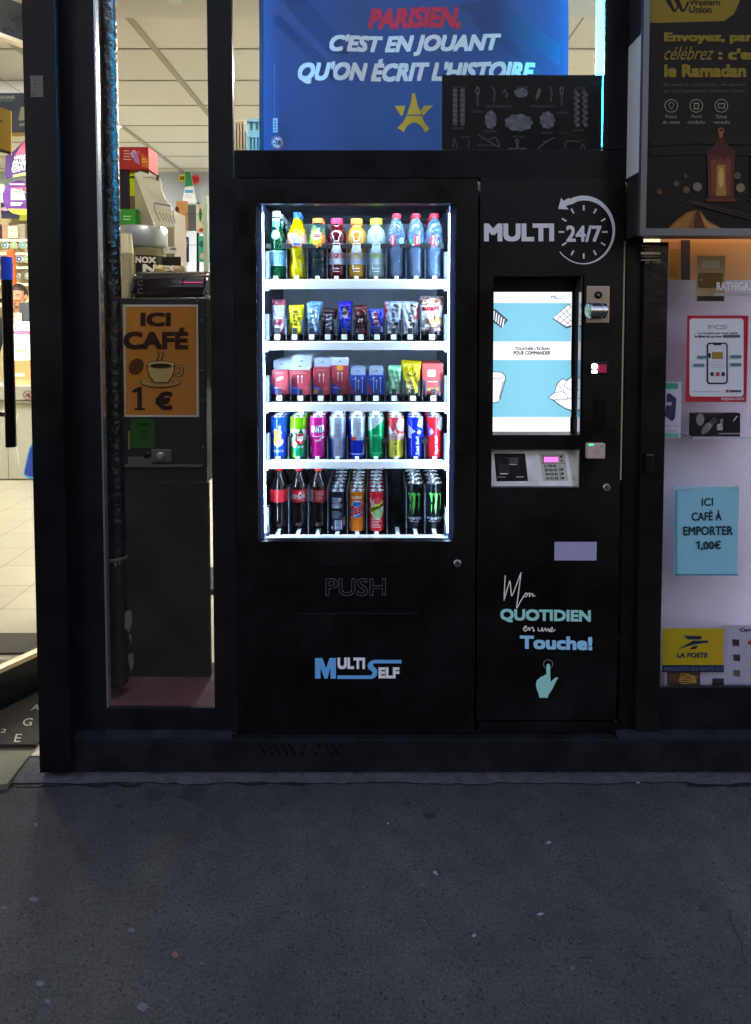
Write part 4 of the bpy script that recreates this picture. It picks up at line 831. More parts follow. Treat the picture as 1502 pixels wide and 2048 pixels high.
fitpack(1, 2, 'chocolate_bar', 'light blue coconut bar with white vertical lettering', 'snack bar', 613, 607, 641, 665, .016, '#8abce8', a, 2, 'light blue bar behind the white lettered one', seed=3)
a = P(); a.poly([(28, 16), (76, 18), (74, 82), (30, 80)], '#e4e8f4'); a.text('SNICKERS', 38, 20, 68, 78, '#1f3f9c', .05, rot=-90); a.rect(0, 92, 100, 100, '#5a3a34')
fitpack(1, 3, 'chocolate_bar', 'dark brown bar with blue letters on a white plate', 'snack bar', 643, 619, 671, 665, .016, '#3a2422', a, 1, 'dark brown bar behind the lettered plate', seed=4)
a = P(); a.ell(52, 66, 26, 16, '#e8d2b0'); a.ell(60, 74, 18, 10, '#6a2f1c', 30); a.ell(44, 78, 14, 7, '#9ab83c', 20); a.poly([(20, 10), (90, 14), (90, 40), (24, 46)], '#2c4ee8'); a.rect(0, 90, 100, 100, '#3a2ac0')
fitpack(1, 4, 'chocolate_bar', 'royal blue bar with a chocolate picture near its top', 'snack bar', 677, 606, 704, 665, .016, '#2230d2', a, 2, 'royal blue bar behind the picture one', seed=5)
a = P(); a.poly([(10, 60), (90, 80), (100, 100), (0, 100)], '#5c1416'); a.text('M', 26, 40, 70, 56, '#f2ece4', .06, shear=.3); a.poly([(50, 6), (96, 2), (70, 24)], '#d8283a'); a.poly([(14, 2), (40, 6), (20, 22)], '#b8a8a8'); a.stroke([(20, 70), (60, 84), (90, 78)], 6, '#a3342c')
fitpack(1, 5, 'chocolate_bar', 'dark maroon bar with a small white mark', 'snack bar', 708, 612, 735, 665, .016, '#3c1012', a, 1, 'dark maroon bar behind the marked one', seed=6)
a = P(); a.poly([(14, 84), (46, 96), (82, 30), (36, 30)], '#f2f4fc'); a.text('CRUNCH', 30, 32, 64, 88, '#d2202c', .06, rot=-90); a.poly([(80, 8), (94, 8), (94, 30), (80, 30)], '#d4e2f8')
fitpack(1, 6, 'chocolate_bar', 'blue bar with red letters on a slanted white strip', 'snack bar', 737, 618, 768, 666, .014, '#2236d8', a, 0, '', seed=7)
for i, (x0, x1, lb, wh, bg) in enumerate(((768, 803, 'white hazelnut bar with a red torn edge, next to the blue bar', 'white and red bar behind the one next to the blue bar', '#b9c8e2'), (803, 836, 'paler white hazelnut bar with red tear, next to the biscuit pouch', 'pale bar behind the one next to the biscuit pouch', '#c6cdd4'))):
    a = P(); a.rect(0, 0, 100, 100, bg)
    if i == 0: a.poly([(0, 0), (18, 6), (8, 24), (20, 40), (6, 60), (20, 74), (8, 100), (0, 100)], '#d22030')
    else: a.poly([(100, 92), (84, 84), (96, 66), (80, 52), (96, 40), (84, 22), (100, 16)], '#dc3030')
    a.text('bueno', 36, 40, 64, 86, '#23304a', .03, rot=-90, shear=.25); a.text('kinder', 64, 56, 76, 84, '#8a2430', .02, rot=-90); a.ell(60, 24, 26, 9, '#4a3424', 28); a.ell(52, 18, 20, 7, '#f2e8da', 28); a.poly([(50, 92), (88, 84), (92, 90), (60, 98)], '#3a2c28'); a.rect(6, 2, 96, 8, '#eef0f2')
    fitpack(1, 7+i, 'chocolate_bar', lb, 'snack bar', x0, 607, x1, 665, .015, bg, a, 2, wh, seed=8+i)
a = P(); a.rect(0, 0, 100, 100, '#e4e6ee'); a.rect(0, 78, 100, 100, '#5c3430'); a.ell(28, 84, 17, 12, '#d8b890'); a.ell(72, 84, 17, 12, '#b8805c'); a.ell(78, 83, 9, 7, '#d62c50'); a.text('x2', 72, 80, 84, 86, '#ffffff', .03); a.text('nutella', 6, 62, 84, 77, '#c8202e', .08); a.text('n', 6, 62, 16, 72, '#1c1c20', .08); a.text('biscuits', 10, 51, 60, 58, '#c0b0a4', .01); a.ell(68, 34, 32, 9, '#e2ae62', 14); a.ell(74, 27, 26, 7, '#eccb8c', 10); a.ell(26, 34, 13, 8, '#8a5638'); a.rect(0, 0, 100, 19, '#7a5048'); a.text('2', 10, 8, 22, 17, '#ffffff', .06); a.text('6', 76, 8, 86, 17, '#ffffff', .06); a.ell(64, 44, 4, 6, '#7a4a2c')
fitpack(1, 9, 'biscuit_pouch', 'large white and brown biscuit pouch, last on the snack shelf', 'snack pouch', 838, 594, 888, 662, .03, '#e4e6ee', a, 1, 'biscuit pouch behind the large white and brown one', pitch=.045, seed=11)
# shelf 3 pouches
G3 = 'packs on the third shelf'
a = P(); a.rect(0, 0, 100, 100, '#a8dcb4'); a.rect(0, 72, 100, 100, '#8ad8a2'); a.poly([(0, 0), (30, 0), (20, 60), (0, 70)], '#5cc87c'); a.rect(36, 30, 70, 62, '#c8ecd4'); a.lines(38, 32, 68, 60, 5, '#7ab090', .3); a.ell(40, 84, 16, 6, '#4eae68'); a.rect(10, 4, 90, 10, '#e8f6ec')
fitpack(2, 6, 'tissue_pack', 'mint green wrapped pack on the third shelf', 'wrapped pack', 776, 734, 803, 787, .022, '#9ad8ac', a, 1, 'mint green pack behind the front one', .035, 12, G3, -.03)
a = P(); a.rect(0, 0, 100, 100, '#e8d80c'); a.ell(50, 66, 26, 10, '#e8dc50'); a.ring(52, 66, 16, 22, '#5c4a10', 0, 360, 20, .5); a.stroke([(22, 70), (40, 58), (62, 74), (80, 64)], 5, '#5a4610'); a.text('PEANUT', 28, 8, 60, 54, '#2e2410', .07, rot=-90); a.text('PEANUT', 30, 9, 58, 53, '#f4efdc', .0, rot=-90); a.rect(0, 88, 100, 100, '#c8b010'); a.poly([(70, 40), (94, 50), (96, 70), (80, 60)], '#b59a14'); a.rect(0, 0, 100, 6, '#efe6a0')
fitpack(2, 7, 'snack_pouch', 'yellow snack pouch with dark vertical lettering on the third shelf', 'snack pouch', 803, 725, 843, 787, .03, '#e8d80c', a, 2, 'yellow snack pouch behind the front one', .04, 13, G3, -.05)
# ------------------------------------------------------------------ boxes with hanging headers
def make_box(name, label, x0, y0, x1, y1, r, dep, base, art, head, backs, what, pitch, sticker=None, hook=True, dy=0.):
    """px rectangle of the box front; head: top px of its hanging flap or None; art in px"""
    yf = .118; p = Vector((at((x0+x1)/2, 760, yf).x, yf, TZ[r]+.0245)); Wd = (x1-x0)*MM/1000; Hh = at(700, y0, yf).z-p.z
    t = thing(name, label, 'box', p, G3)
    bm = B(); box(bm, (p.x-Wd/2, yf, p.z), (p.x+Wd/2, yf+dep, p.z+Hh), 0, .0008)
    zf = lambda v: p.z+Hh*(y1-v)/(y1-y0)
    fn = lambda u, v, o: Vector((p.x+(u-(x0+x1)/2)*MM/1000, yf-o, zf(v)))
    pk = lambda c: pm(tuple(x*.8 for x in lin(c)), .35)
    ms = art.emit_into(bm, fn, [pk(base)], pk); obj('carton', bm, ms, t)
    if head:
        hz = at(700, head, yf+.004).z; bm = B(); w2 = Wd/2*(.99 if hook == 1 else .82)
        box(bm, (p.x-w2, yf+.003, p.z+Hh-.0005), (p.x+w2, yf+.0042, hz), 0, .0003)
        q = Art(); mx_ = (x0+x1)/2; hy_ = head+(y0-head)*.42; q.poly([(mx_-5, hy_+1), (mx_-1, hy_-.4), (mx_, hy_-2), (mx_+1, hy_-.4), (mx_+5, hy_+1)], '#39404c')
        z2 = lambda v: hz-(v-head)*(hz-p.z-Hh)/(y0-head)
        ms = q.emit_into(bm, lambda u, v, o: Vector((p.x+(u-mx_)*MM/1000, yf+.003-o, z2(v))), [pm('#b7c1d6' if hook == 1 else '#9fb0c8', .4)], paper); obj('hanging_flap', bm, ms, t)
    t.location.y += dy
    for k in range(1, backs+1):
        dup(t, (p.x+.0004*k+random.uniform(-.001, .001), p.y+dy+pitch*k, p.z), '%s %s' % (ORD[k+(1 if dy else 0)], what), G3)
def pill(a, x0, y0, x1, y1, kind):
    a.poly([(x0, y1), (x0, y0+(y1-y0)*.62), (x0+(x1-x0)*.55, y1-(y1-y0)*.22), (x1*.6+x0*.4, y1)], '#5a58c8'); a.poly([(x0, y1), (x0, y0+(y1-y0)*.72), (x0+(x1-x0)*.3, y1)], '#4450c8')
    m = (x0+x1)/2
    if kind == 'pill': a.ell(m, y0+(y1-y0)*.34, 8, 3.6, '#e6c8d2', -20); a.stroke([(m-7, y0+20), (m+4, y0+14)], 1, '#f6e6ea')
    else:
        for s in (-4, 4): a.ell(m+s, y0+(y1-y0)*.27, 2, 2.6, '#f0dbe2'); a.stroke([(m+s, y0+(y1-y0)*.27), (m+s, y0+(y1-y0)*.55)], 1.6, '#f0dbe2', False)
    a.lines(x0+6, y0+2.5, x1-6, y0+8, 2, '#e8a8b0', .3); a.ell(x1-8, y1-(y1-y0)*.24, 4, 3.6, '#c86a78'); a.lines(x0+3, y1-14, x0+14, y1-10, 1, '#c8ccf0', .4)
RED = '#c84a58'
a = Art(); pill(a, 543, 741, 577, 787, 'pill'); make_box('earphone_box', 'red and violet carton with a pale oval picture, first on the third shelf', 543, 741, 577, 788, 2, .012, RED, a, None, 0, '', .0)
a = Art(); pill(a, 543, 741, 577, 787, 'pill'); make_box('earphone_box', 'second red and violet flapped carton in the first lane of the third shelf', 543, 741, 577, 788, 2, .012, RED, a, 722, 4, 'red and violet flapped carton in the first lane of the third shelf', .05, dy=.045)
a = Art(); pill(a, 579, 740, 621, 787, 'bud'); make_box('earphone_box', 'red carton with two white earbuds under a wide white flap', 579, 740, 621, 788, 2, .016, RED, a, 727, 0, '', .036, hook=1)
a = Art(); pill(a, 579, 740, 621, 787, 'bud'); make_box('earphone_box', 'second wide flapped earphone carton behind the two earbuds one', 579, 738, 621, 788, 2, .016, RED, a, 713, 4, 'wide flapped earphone carton behind the two earbuds one', .05, hook=1, dy=.05)
a = Art(); pill(a, 626, 735, 660, 787, 'bud'); a.rrect(627, 777, 635, 785, 2, '#f7a823'); make_box('earphone_box', 'red earphone carton with an orange sticker at its foot', 626, 735, 660, 787, 2, .014, RED, a, None, 0, '', .034)
a = Art(); pill(a, 626, 735, 660, 787, 'bud'); make_box('earphone_box', 'second flapped earphone carton behind the one with the foot sticker', 626, 735, 660, 788, 2, .014, RED, a, 719, 3, 'flapped earphone carton behind the one with the foot sticker', .05, dy=.045)
a = Art(); pill(a, 663, 731, 697, 784, 'bud'); make_box('earphone_box', 'red earphone carton with an orange sticker on its flap edge', 663, 731, 697, 785, 2, .014, RED, a, 716, 2, 'earphone carton behind the one with the flap sticker', .02, hook=1)
st = B(); q = Art(); q.rrect(673.5, 731, 686, 741, 3.5, '#f7a823'); ms = q.emit_into(st, lambda u, v, o: at(u, v, .1165)-Vector((0, o, 0)), [], paper); obj('price_sticker', st, ms, [o for o in bpy.data.objects if o.get('label', '').startswith('red earphone carton with an orange sticker on')][0])
for i, (x0, x1, lab, wh) in enumerate(((699, 733, 'small blue cable carton under a white flap, next to the red ones', 'blue cable carton behind the one next to the red cartons'), (735, 770, 'small blue cable carton under a white flap, next to the mint pack', 'blue cable carton behind the one next to the mint pack'))):
    a = Art(); a.poly([(x0, 785), (x0, 762), (x0+9, 785)], '#c8506a'); a.lines(x0+4, 757, x0+14, 760, 1, '#b8ccf4', .4)
    for k, (dx_, yy) in enumerate(((8, 752), (14, 757), (22, 752))): a.ell(x0+dx_+4, yy+4, 2.2, 2.6, '#d4e4fa'); a.stroke([(x0+dx_+4, yy+4), (x0+dx_+4, 783)], 1.6, '#c4d6f6', False)
    make_box('cable_box', lab, x0, 750, x1, 787, 2, .02, '#3558c8', a, 736, 3, wh, .045, hook=2)
a = Art(); a.rrect(855, 739, 871, 752, 1.5, '#f2e6e4'); a.text('ABC', 858, 741, 868, 745, '#5aa8a0', .02); a.text('DEF', 858, 746, 868, 750, '#d05a50', .02); a.lines(854, 760, 876, 764, 1, '#ffc6c0', .5); a.lines(850, 773, 880, 781, 2, '#f4d890', .5); a.ell(858, 777, 7, 3, '#f2d890'); a.ell(874, 776, 6, 3, '#efc878')
make_box('snack_carton', 'coral pink carton with a square white emblem, last on the third shelf', 844, 727, 887, 787, 2, .05, '#ea5a58', a, None, 2, 'coral pink carton behind the last one', .075)
# ------------------------------------------------------------------ banner and top window
YBN = .16
def ban(u, v, o):
    p = at(u, v, YBN); y = .006*math.sin(p.x*9+p.z*3)+.004*math.sin(p.x*23+1)+.003*math.sin(p.x*4-p.z*14)
    return Vector((p.x, YBN+y-o, p.z))
def bcl(c): return pm(c, .6, translu=.5)
bm = B(); gu, gv = 60, 36; g = []
for i in range(gu+1):
    g.append([bm.verts.new(ban(519+(1137-519)*i/gu+(-4+10*(j/gv))*(1 if i == 0 else 0)*0, -330+(306+330)*j/gv, 0)) for j in range(gv+1)])
for i in range(gu):
    for j in range(gv): bm.faces.new((g[i][j], g[i][j+1], g[i+1][j+1], g[i+1][j]))
a = Art(); BW = '#ffffff'
a.rect(519, -330, 528, 306, '#0d1226')
for pts in ([(560, 0), (620, 0), (700, 110), (660, 110)], [(900, 10), (1000, 0), (1120, 90), (1120, 130), (1000, 60)], [(940, 40), (980, 36), (1090, 150), (1060, 150)], [(540, 40), (560, 30), (690, 160), (670, 165)]): a.poly(pts, '#52699e')
a.text('PARISIEN,', 736, 14, 921, 62, '#e2324e', .05, shear=.28)
a.text("C'EST EN JOUANT", 659, 69, 1001, 113, BW, .05, shear=.28)
a.text("QU'ON ÉCRIT L'HISTOIRE.", 596, 117, 1072, 169, BW, .05, shear=.28)
YE = '#ffc83c'
a.poly([(789, 211), (811, 211), (806, 228), (803, 232)], YE); a.poly([(849, 211), (866, 211), (846, 232), (841, 222)], YE)
a.poly([(824, 187), (830, 187), (835, 210), (843, 229), (814, 229), (822, 205)], YE)
a.poly([(813, 231.5), (843, 231.5), (850, 246), (859, 257), (851, 265), (846, 256), (838, 248), (829, 244), (820, 247), (812, 254), (808, 264), (795, 255), (806, 244)], YE)
a.rect(547, 238, 556, 266, '#d8dce6'); a.lines(549, 241, 554, 264, 4, '#39486c', .5)
a.text('Jouer comporte des risques : endettement', 549, 130, 551.5, 232, '#8ea0c8', 0, rot=-90)
a.ell(555, 286, 12, 13, '#dfe0ea'); a.ring(555, 286, 9.6, 11.6, '#cf3440', ry=1.08); a.text('-18', 547.5, 281, 562.5, 292, '#3a3f58', .05); a.stroke([(547, 278), (563, 294)], 1.6, '#cf3440', False)
ms = a.emit_into(bm, ban, [bcl('#2a4784')], lambda c: bcl(c) if c.startswith('#5') else pm(c, .6), cut=(14, 24), eps=.0007)
tag(obj('fabric_banner', bm, ms, smooth=80), 'large blue cloth banner with white slogan hanging behind the upper window', 'banner')
# black poster of knots leaning on the transom
a = Art(); KN = '#55565a'; K2 = '#6a6b70'
for x0, y0, x1, y1 in ((906, 172, 932, 177), (1030, 172, 1056, 177), (1150, 174, 1174, 179), (970, 210, 1022, 215), (1060, 210, 1110, 215), (943, 221, 968, 226), (1112, 223, 1136, 228), (903, 254, 928, 259), (968, 260, 994, 265), (1025, 271, 1050, 276), (1082, 263, 1106, 268), (1145, 258, 1168, 263), (955, 288, 990, 293), (920, 272, 940, 276)): a.rect(x0, y0, x1, y1, '#35363a')
for x0 in (905, 920):
    for k in range(14): a.ell(x0+5, 182+5*k, 5, 4.4, KN if k % 2 else K2, 30)
for x0 in (1148, 1164):
    for k in range(12): a.ell(x0+5+(2 if k % 2 else -2), 184+6*k, 4.4, 4.6, K2 if k % 2 else KN, 30)
for x in (955, 1123): a.ring(x, 182, 2, 4, K2, ry=2.2); a.rect(x-1.6, 188, x-.2, 212, KN); a.rect(x+.2, 188, x+1.6, 212, KN)
for x in (986, 1100): a.stroke([(x-1, 174), (x+3, 186), (x+1, 204)], 3, KN)
a.stroke([(1004, 188), (1010, 180), (1012, 196), (1016, 186)], 2.4, KN); a.stroke([(1072, 200), (1076, 182), (1080, 180), (1076, 196)], 3, K2)
for cx, cy_, rx, ry in ((1042, 186, 13, 9), (981, 240, 11, 17), (1037, 246, 26, 16), (1094, 241, 14, 16)):
    a.ell(cx, cy_, rx, ry, '#707178')
    for k in range(9): an = k*.7; a.ell(cx+rx*.82*math.cos(an), cy_+ry*.82*math.sin(an), rx*.3, ry*.3, '#7a7b82' if k % 2 else '#66676c')
a.stroke([(955, 270), (975, 282), (998, 294), (990, 276), (975, 282)], 2.4, KN); a.stroke([(1015, 298), (1035, 296), (1030, 282), (1037, 282), (1034, 296), (1052, 298)], 2.4, K2); a.stroke([(1075, 298), (1092, 284), (1108, 276)], 3, KN); a.stroke([(1085, 282), (1096, 286)], 2.6, KN); a.stroke([(1130, 298), (1132, 284), (1158, 284)], 2.2, KN); a.stroke([(905, 298), (908, 276), (914, 298)], 2, KN); a.stroke([(936, 298), (938, 282)], 2, KN); a.stroke([(1162, 298), (1164, 288), (1170, 298)], 2.4, KN); a.stroke([(1112, 265), (1140, 270), (1172, 286)], 2.4, '#303136')
sheet('knot_poster', a, 884, 150, 1204, 300, .048, '#0c0c0f', 'black poster of pale rope knots standing on the transom in the upper window', 'poster', thick=.004)
# cyan light tubes along the window jambs
CY = (.01, .62, 1.)
def led(nm, lab, x0, y0, x1, y1, Yf, col, e, dep=.014):
    t = thing(nm, lab, 'light tube', at((x0+x1)/2, y1, Yf))
    bm = B(); bpx(bm, x0, y0, x1, y1, Yf, Yf+dep, 0, .003); obj('tube', bm, pm(col, .4, emit=e), t)
    if lab.startswith('blue'):
        bm = B(); q0, q1 = at(x0-14, (y0+y1)/2, Yf+dep+.004), at(x1+3, (y0+y1)/2, Yf+dep+.004); box(bm, (q0.x, Yf+dep+.004, at(x0, y1, Yf).z), (q1.x, Yf+dep+.007, at(x0, y0, Yf).z)); obj('light_shield', bm, pm('#1a1a1c', .5), t)  # unseen dark plate added to keep the blue light off the shop
    bm = B(); bpx(bm, x0-2, y1, x1+2, y1+6, Yf-.003, Yf+dep+.003); bpx(bm, x0-2, y0-6, x1+2, y0, Yf-.003, Yf+dep+.003); obj('end_holder', bm, pm('#d0d4d8', .4), t)
    return t
led('light_tube', 'bright cyan light tube down the edge of the upper window by the knot poster', 1195, -300, 1212, 292, .062, CY, 75)
led('light_tube', 'white light tube across the head of the upper window over the banner', 540, -212, 1130, -204, .07, (.9, .95, 1.), 130.)
led('light_tube', 'blue light tube hidden inside the post of the café window', 432, -300, 440, 420, .105, (.02, .45, 1.), 210)
t = thing('storage_crate', 'pale blue corrugated crate on top of the shelf beside the banner', 'crate', at(495, 300, .5))
bm = B(); bpx(bm, 462, 238, 492, 340, .62, .9); 
for k in range(5): bpx(bm, 463+6*k, 244, 466+6*k, 340, .605, .62)
obj('crate_side', bm, pm('#b9a894', .6), t)
bm = B(); bpx(bm, 494, 240, 560, 345, .5, .75); bpx(bm, 493, 238, 561, 243, .496, .5)
for k in range(9): bpx(bm, 497+7*k, 268, 500+7*k, 345, .49, .5)
bpx(bm, 496, 262, 558, 275, .488, .4995); obj('crate_body', bm, pm('#8fd2ec', .5), t)
bm = B()
for x in (500, 511, 522):
    for k in range(4): bpx(bm, x, 244+4.4*k, x+5, 246.4+4.4*k, .4975, .5)
obj('crate_slots', bm, pm('#6a6248', .6), t)
bm = B(); a_, b_ = at(455, 341, .5), at(640, 341, .5); box(bm, (a_.x, .47, a_.z-.03), (b_.x, .95, a_.z-.001)); box(bm, (a_.x, .93, 1.2), (b_.x, .95, a_.z-.03)); tag(obj('wall_shelf', bm, pm('#cfc9b8', .6)), 'cream shelf behind the vending machine carrying the pale blue crate', 'shelf')
# ------------------------------------------------------------------ café window
def vstring(pts, r, n=8):
    bm = B(); tube(bm, pts, r, n); return bm
pz = lambda py, Y: at(700, py, Y).z
px_ = lambda px, Y: at(px, 700, Y).x
YP = .125; xp = px_(225, YP); rp = .0335
t = thing('drain_pipe', 'thick black painted pipe with a glossy wrinkled skin standing inside the window', 'pipe', (xp, YP, 0))
def pipe_mat():
    m = pm('#0b0b0d', .24, .0, bump=.9, bscale=46, var=.3, vscale=30, name='wrinkled_black_gloss'); return m
bm = B(); z0, zc, z1 = .2, pz(1115, YP), RZ-.14
N = 120; lathe(bm, [(rp*(1+.012*math.sin(k*1.9)*random.random()), zc+(z1-zc)*k/N) for k in range(N+1)], 28, c=(xp, YP, 0)); obj('upper_pipe', bm, pipe_mat(), t, 80)
bm = B(); lathe(bm, [(rp*1.03, .24+(zc-.24)*k/30) for k in range(31)], 28, c=(xp, YP, 0)); obj('lower_pipe', bm, pm('#171411', .5, var=.5, vscale=18, bump=.4, bscale=30), t, 80)
bm = B(); lathe(bm, [(rp*1.10, zc-.006), (rp*1.15, zc), (rp*1.1, zc+.006)], 28, c=(xp, YP, 0)); obj('joint', bm, pm('#5a4a44', .6, bump=.6, bscale=80, var=.5, vscale=40), t, 80)
bm = B(); a = Art()
for pts in ([(228, 1122), (233, 1118), (234, 1130), (229, 1134)], [(236, 1120), (240, 1118), (238, 1134)], [(246, 1230), (256, 1228), (258, 1250), (252, 1276), (246, 1262)], [(252, 1280), (257, 1276), (256, 1296)], [(250, 1318), (260, 1314), (262, 1336), (256, 1352), (250, 1330)]): a.poly(pts, '#8a7c74')
cyp = lambda u, v, o: (lambda q: Vector((q.x, YP-math.sqrt(max(0, (rp*1.04)**2-(q.x-xp)**2))-o, q.z)))(at(u, v, YP-rp))
ms = a.emit_into(bm, cyp, [], paper, cut=(3, 0)); obj('chipped_paint', bm, ms, t)
bm = B(); a_, b_ = at(150, 1400, .05), at(470, 1400, .05)
box(bm, (a_.x, .021, .12), (b_.x, .34, at(300, 1415.5, .021).z)); tag(obj('window_ledge', bm, pm('#4a2a34', .7, var=.4, vscale=14)), 'dusty pink ledge at the foot of the café window', 'ledge')
bm = B(); bpx(bm, 150, 966, 419, 1354, .215, .235); tag(obj('base_board', bm, pm('#2b2623', .55, var=.4, vscale=7)), 'dark brown board under the coffee cabinet behind the window', 'board')
YCB = .225
t = thing('coffee_cabinet', 'dark grey metal cabinet behind the window carrying the coffee machine', 'cabinet', at(330, 940, YCB))
bm = B(); bpx(bm, 236, 596, 412, 936, YCB, YCB+.45, 0, .004); bpx(bm, 236, 936, 414, 966, YCB+.01, YCB+.45); obj('body', bm, pm('#3a3634', .4, .3, var=.2), t)
bm = B(); bpx(bm, 240, 929, 404, 934, YCB-.004, YCB); obj('edge_trim', bm, pm('#8a8074', .4, .5), t)
bm = B(); bpx(bm, 303, 899, 342, 924, YCB-.006, YCB, 0, .001); bpx(bm, 256, 914, 303, 930, YCB-.004, YCB); kn = obj('control_plate', bm, pm('#7a756e', .4, .3), t)
c = at(322, 911, YCB-.006); bm = B(); disc(bm, (c.x, c.y-.018, c.z), .013, .018, bev=.003); obj('knob', bm, pm('#b5b0a6', .35, .4), kn, 40)
c = at(293, 911, YCB-.006); bm = B(); disc(bm, (c.x, c.y-.004, c.z), .012, .008, bev=.002); obj('socket', bm, pm('#0c0c0c', .5), kn, 40)
bm = B()
for x, y in ((395, 602), (403, 640), (404, 740), (404, 800), (406, 895), (372, 932)): c = at(x, y, YCB-.0001); disc(bm, (c.x, YCB-.003, c.z), .0025, .003, n=10)
obj('rivets', bm, pm('#b0a89a', .4, .6), t)
a = Art(); DB = '#3a1d0c'
a.rect(252, 610, 396, 833, '#efe3d0'); a.rect(252, 613, 393, 830, '#e08a30')
a.text('ICI', 281, 625, 342, 653, DB, .05); a.text('CAFÉ', 247, 655, 377, 699, DB, .05)
a.poly([(264, 781), (277, 774), (284, 773), (284, 816), (290, 816), (290, 820), (269, 820), (269, 816), (275, 816), (275, 784), (266, 786)], DB); a.text('€', 311, 783, 346, 820, DB, .04)
a.ell(273, 733, 14, 17, DB, 35); a.ell(273, 733, 12.6, 15.6, '#6e3516', 35); a.stroke([(264, 745), (271, 736), (276, 728), (284, 720)], 2, DB)
a.ell(321, 764, 41, 11.5, DB); a.ell(321, 763.4, 39.6, 10.2, '#d09a50'); a.ell(324, 762, 26, 6.5, '#b67c38')
a.ring(357, 741, 5, 11.5, DB, -110, 130, 20, 1.05); a.ring(357, 741, 6.6, 10, '#d8a660', -110, 130, 20, 1.05)
a.poly([(294, 728), (351, 728), (350, 742), (345, 755), (336, 766), (310, 766), (300, 755), (295, 742)], DB); a.poly([(296, 729), (349, 729), (348, 742), (343, 754), (335, 764), (311, 764), (302, 754), (297, 742)], '#e0b46c'); a.ell(322.5, 729, 28.5, 8, DB); a.ell(322.5, 729, 27, 6.6, '#e8c080'); a.ell(322.5, 731, 22, 4.4, '#3c1c0c')
for x in (317, 326): a.stroke([(x, 723), (x-2, 717), (x+2, 711), (x-1, 703)], 2, DB)
bm = B(); bpx(bm, 247, 609, 397, 834, YCB-.0025, YCB-.0008); ms = a.emit_into(bm, flat(YCB-.0026), [paper('#d9c7a8')], paper)
tag(obj('cafe_poster', bm, ms), 'amber poster with a drawn steaming cup and bean taped to the cabinet', 'poster')
a = Art(); a.text('INFO', 276, 845, 298, 854, '#1c3a16', .04); a.ring(288, 869, 6, 8.6, '#1c3a16'); a.poly([(284, 866), (288, 870), (292, 866), (288, 875)], '#1c3a16'); a.rect(257, 862, 260, 898, '#b09848')
sheet('info_sticker', a, 262, 838, 309, 896, YCB-.002, '#335f1e', 'small green notice sticker under the coffee poster', 'sticker')
# coffee machine on the cabinet
t = thing('coffee_machine', 'black rounded coffee machine with a magenta glint on top of the cabinet', 'coffee machine', at(345, 596, .42))
ra = .034; bm = B(); xa_, xb_ = px_(268, .40), px_(418, .40); zb_, zt2 = pz(595, .4), pz(542, .4)
yz = [(.37, zb_), (.37, zb_+.02), (.375, zt2-.045), (.39, zt2-.015), (.42, zt2), (.72, zt2), (.72, zb_)]; prism(bm, yz, xa_, xb_); bmesh.ops.bevel(bm, geom=[e for e in bm.edges], offset=.012, segments=3, affect='EDGES'); obj('body', bm, pm('#1a1414', .16, coat=.5), t, 50)
bm = B(); prism(bm, [(.369, zb_+.055), (.3695, zb_+.058), (.372, zb_+.058), (.372, zb_+.055)], px_(362, .37), xb_-.015); obj('glint_strip', bm, pm((.9, .05, .25), .4, emit=.8), t)  # magenta glint of the body put in as a glowing strip
a = Art(); a.ring(281, 566, 4, 6, '#6a5a58', 30, 330, 16); a.ring(281, 582, 4, 6, '#6a5a58', 30, 330, 16); art_obj('emblem', a, .366, parent=t)
bm = B(); bpx(bm, 362, 545, 364, 566, .365, .38); obj('trim', bm, pm('#8a8480', .3, .8), t)
# paper cups, bean hopper, drinks cabinet behind
t = thing('cup_stack', 'tall stack of cream paper cups standing beside the coffee machine', 'paper cups', at(258, 596, .42))
bm = B(); zb_ = pz(595, .42); c0 = px_(255, .42)
for k in range(13): lathe(bm, [(.026, .0), (.029, .0105), (.0302, .0105), (.0302, .0128), (.027, .0128)], 24, c=(c0, .42, zb_+.013*k))
obj('cups', bm, pm('#e6d6a8', .6), t, 40)
bm = B(); lathe(bm, [(.0295, .0), (.0225, .075), (.0, .0755)], 24, c=(c0, .42, zb_+.17), cap1=False); obj('top_cup', bm, pm('#ecdfb8', .6), t, 40)
YD = .95; t = thing('drinks_dispenser', 'silver topped drinks dispenser with a dark glass body and white lettering', 'dispenser', at(300, 600, YD))
bm = B(); cxd = px_(290, YD+.1); tb = bmesh.new(); n = 40
lathe(bm, [(.105, pz(492, YD)), (.112, pz(488, YD)), (.112, pz(453, YD)), (.104, pz(449, YD))], 48, c=(cxd, YD+.1, 0)); obj('hood', bm, pm('#aab0b4', .35, .4), t, 45)
bm = B(); lathe(bm, [(.103, pz(610, YD)), (.103, pz(493, YD))], 40, c=(cxd, YD+.1, 0)); obj('glass_drum', bm, pm('#8d8868', .15, 0, trans=.2), t, 60)
dz = lambda u, v, o: (lambda q: Vector((q.x, YD+.1-math.sqrt(max(0, .1042**2-(q.x-cxd)**2))-o, q.z)))(at(u, v, YD))
bm = B(); a = Art(); a.rect(272, 510, 350, 612, '#23261f'); a.rect(317, 489, 341, 503, '#e4e2d6'); a.text('SANI', 328, 491, 339, 496, '#2a2a2a', .03); a.text('NOX', 272, 513, 308, 526, '#e8e6da', .04); a.text('NES', 286, 528, 342, 546, '#f4f2e8', .09)
ms = a.emit_into(bm, dz, [], gloss, cut=(5, 0), eps=.0004); obj('lettering', bm, ms, t)
bm = B(); z_ = pz(610, YD); box(bm, (px_(236, YD), YD-.02, .0), (px_(352, YD), YD+.25, z_-.001)); tag(obj('service_cabinet', bm, pm('#2d2a28', .5)), 'dark low cabinet behind the coffee corner carrying the silver dispenser', 'cabinet')
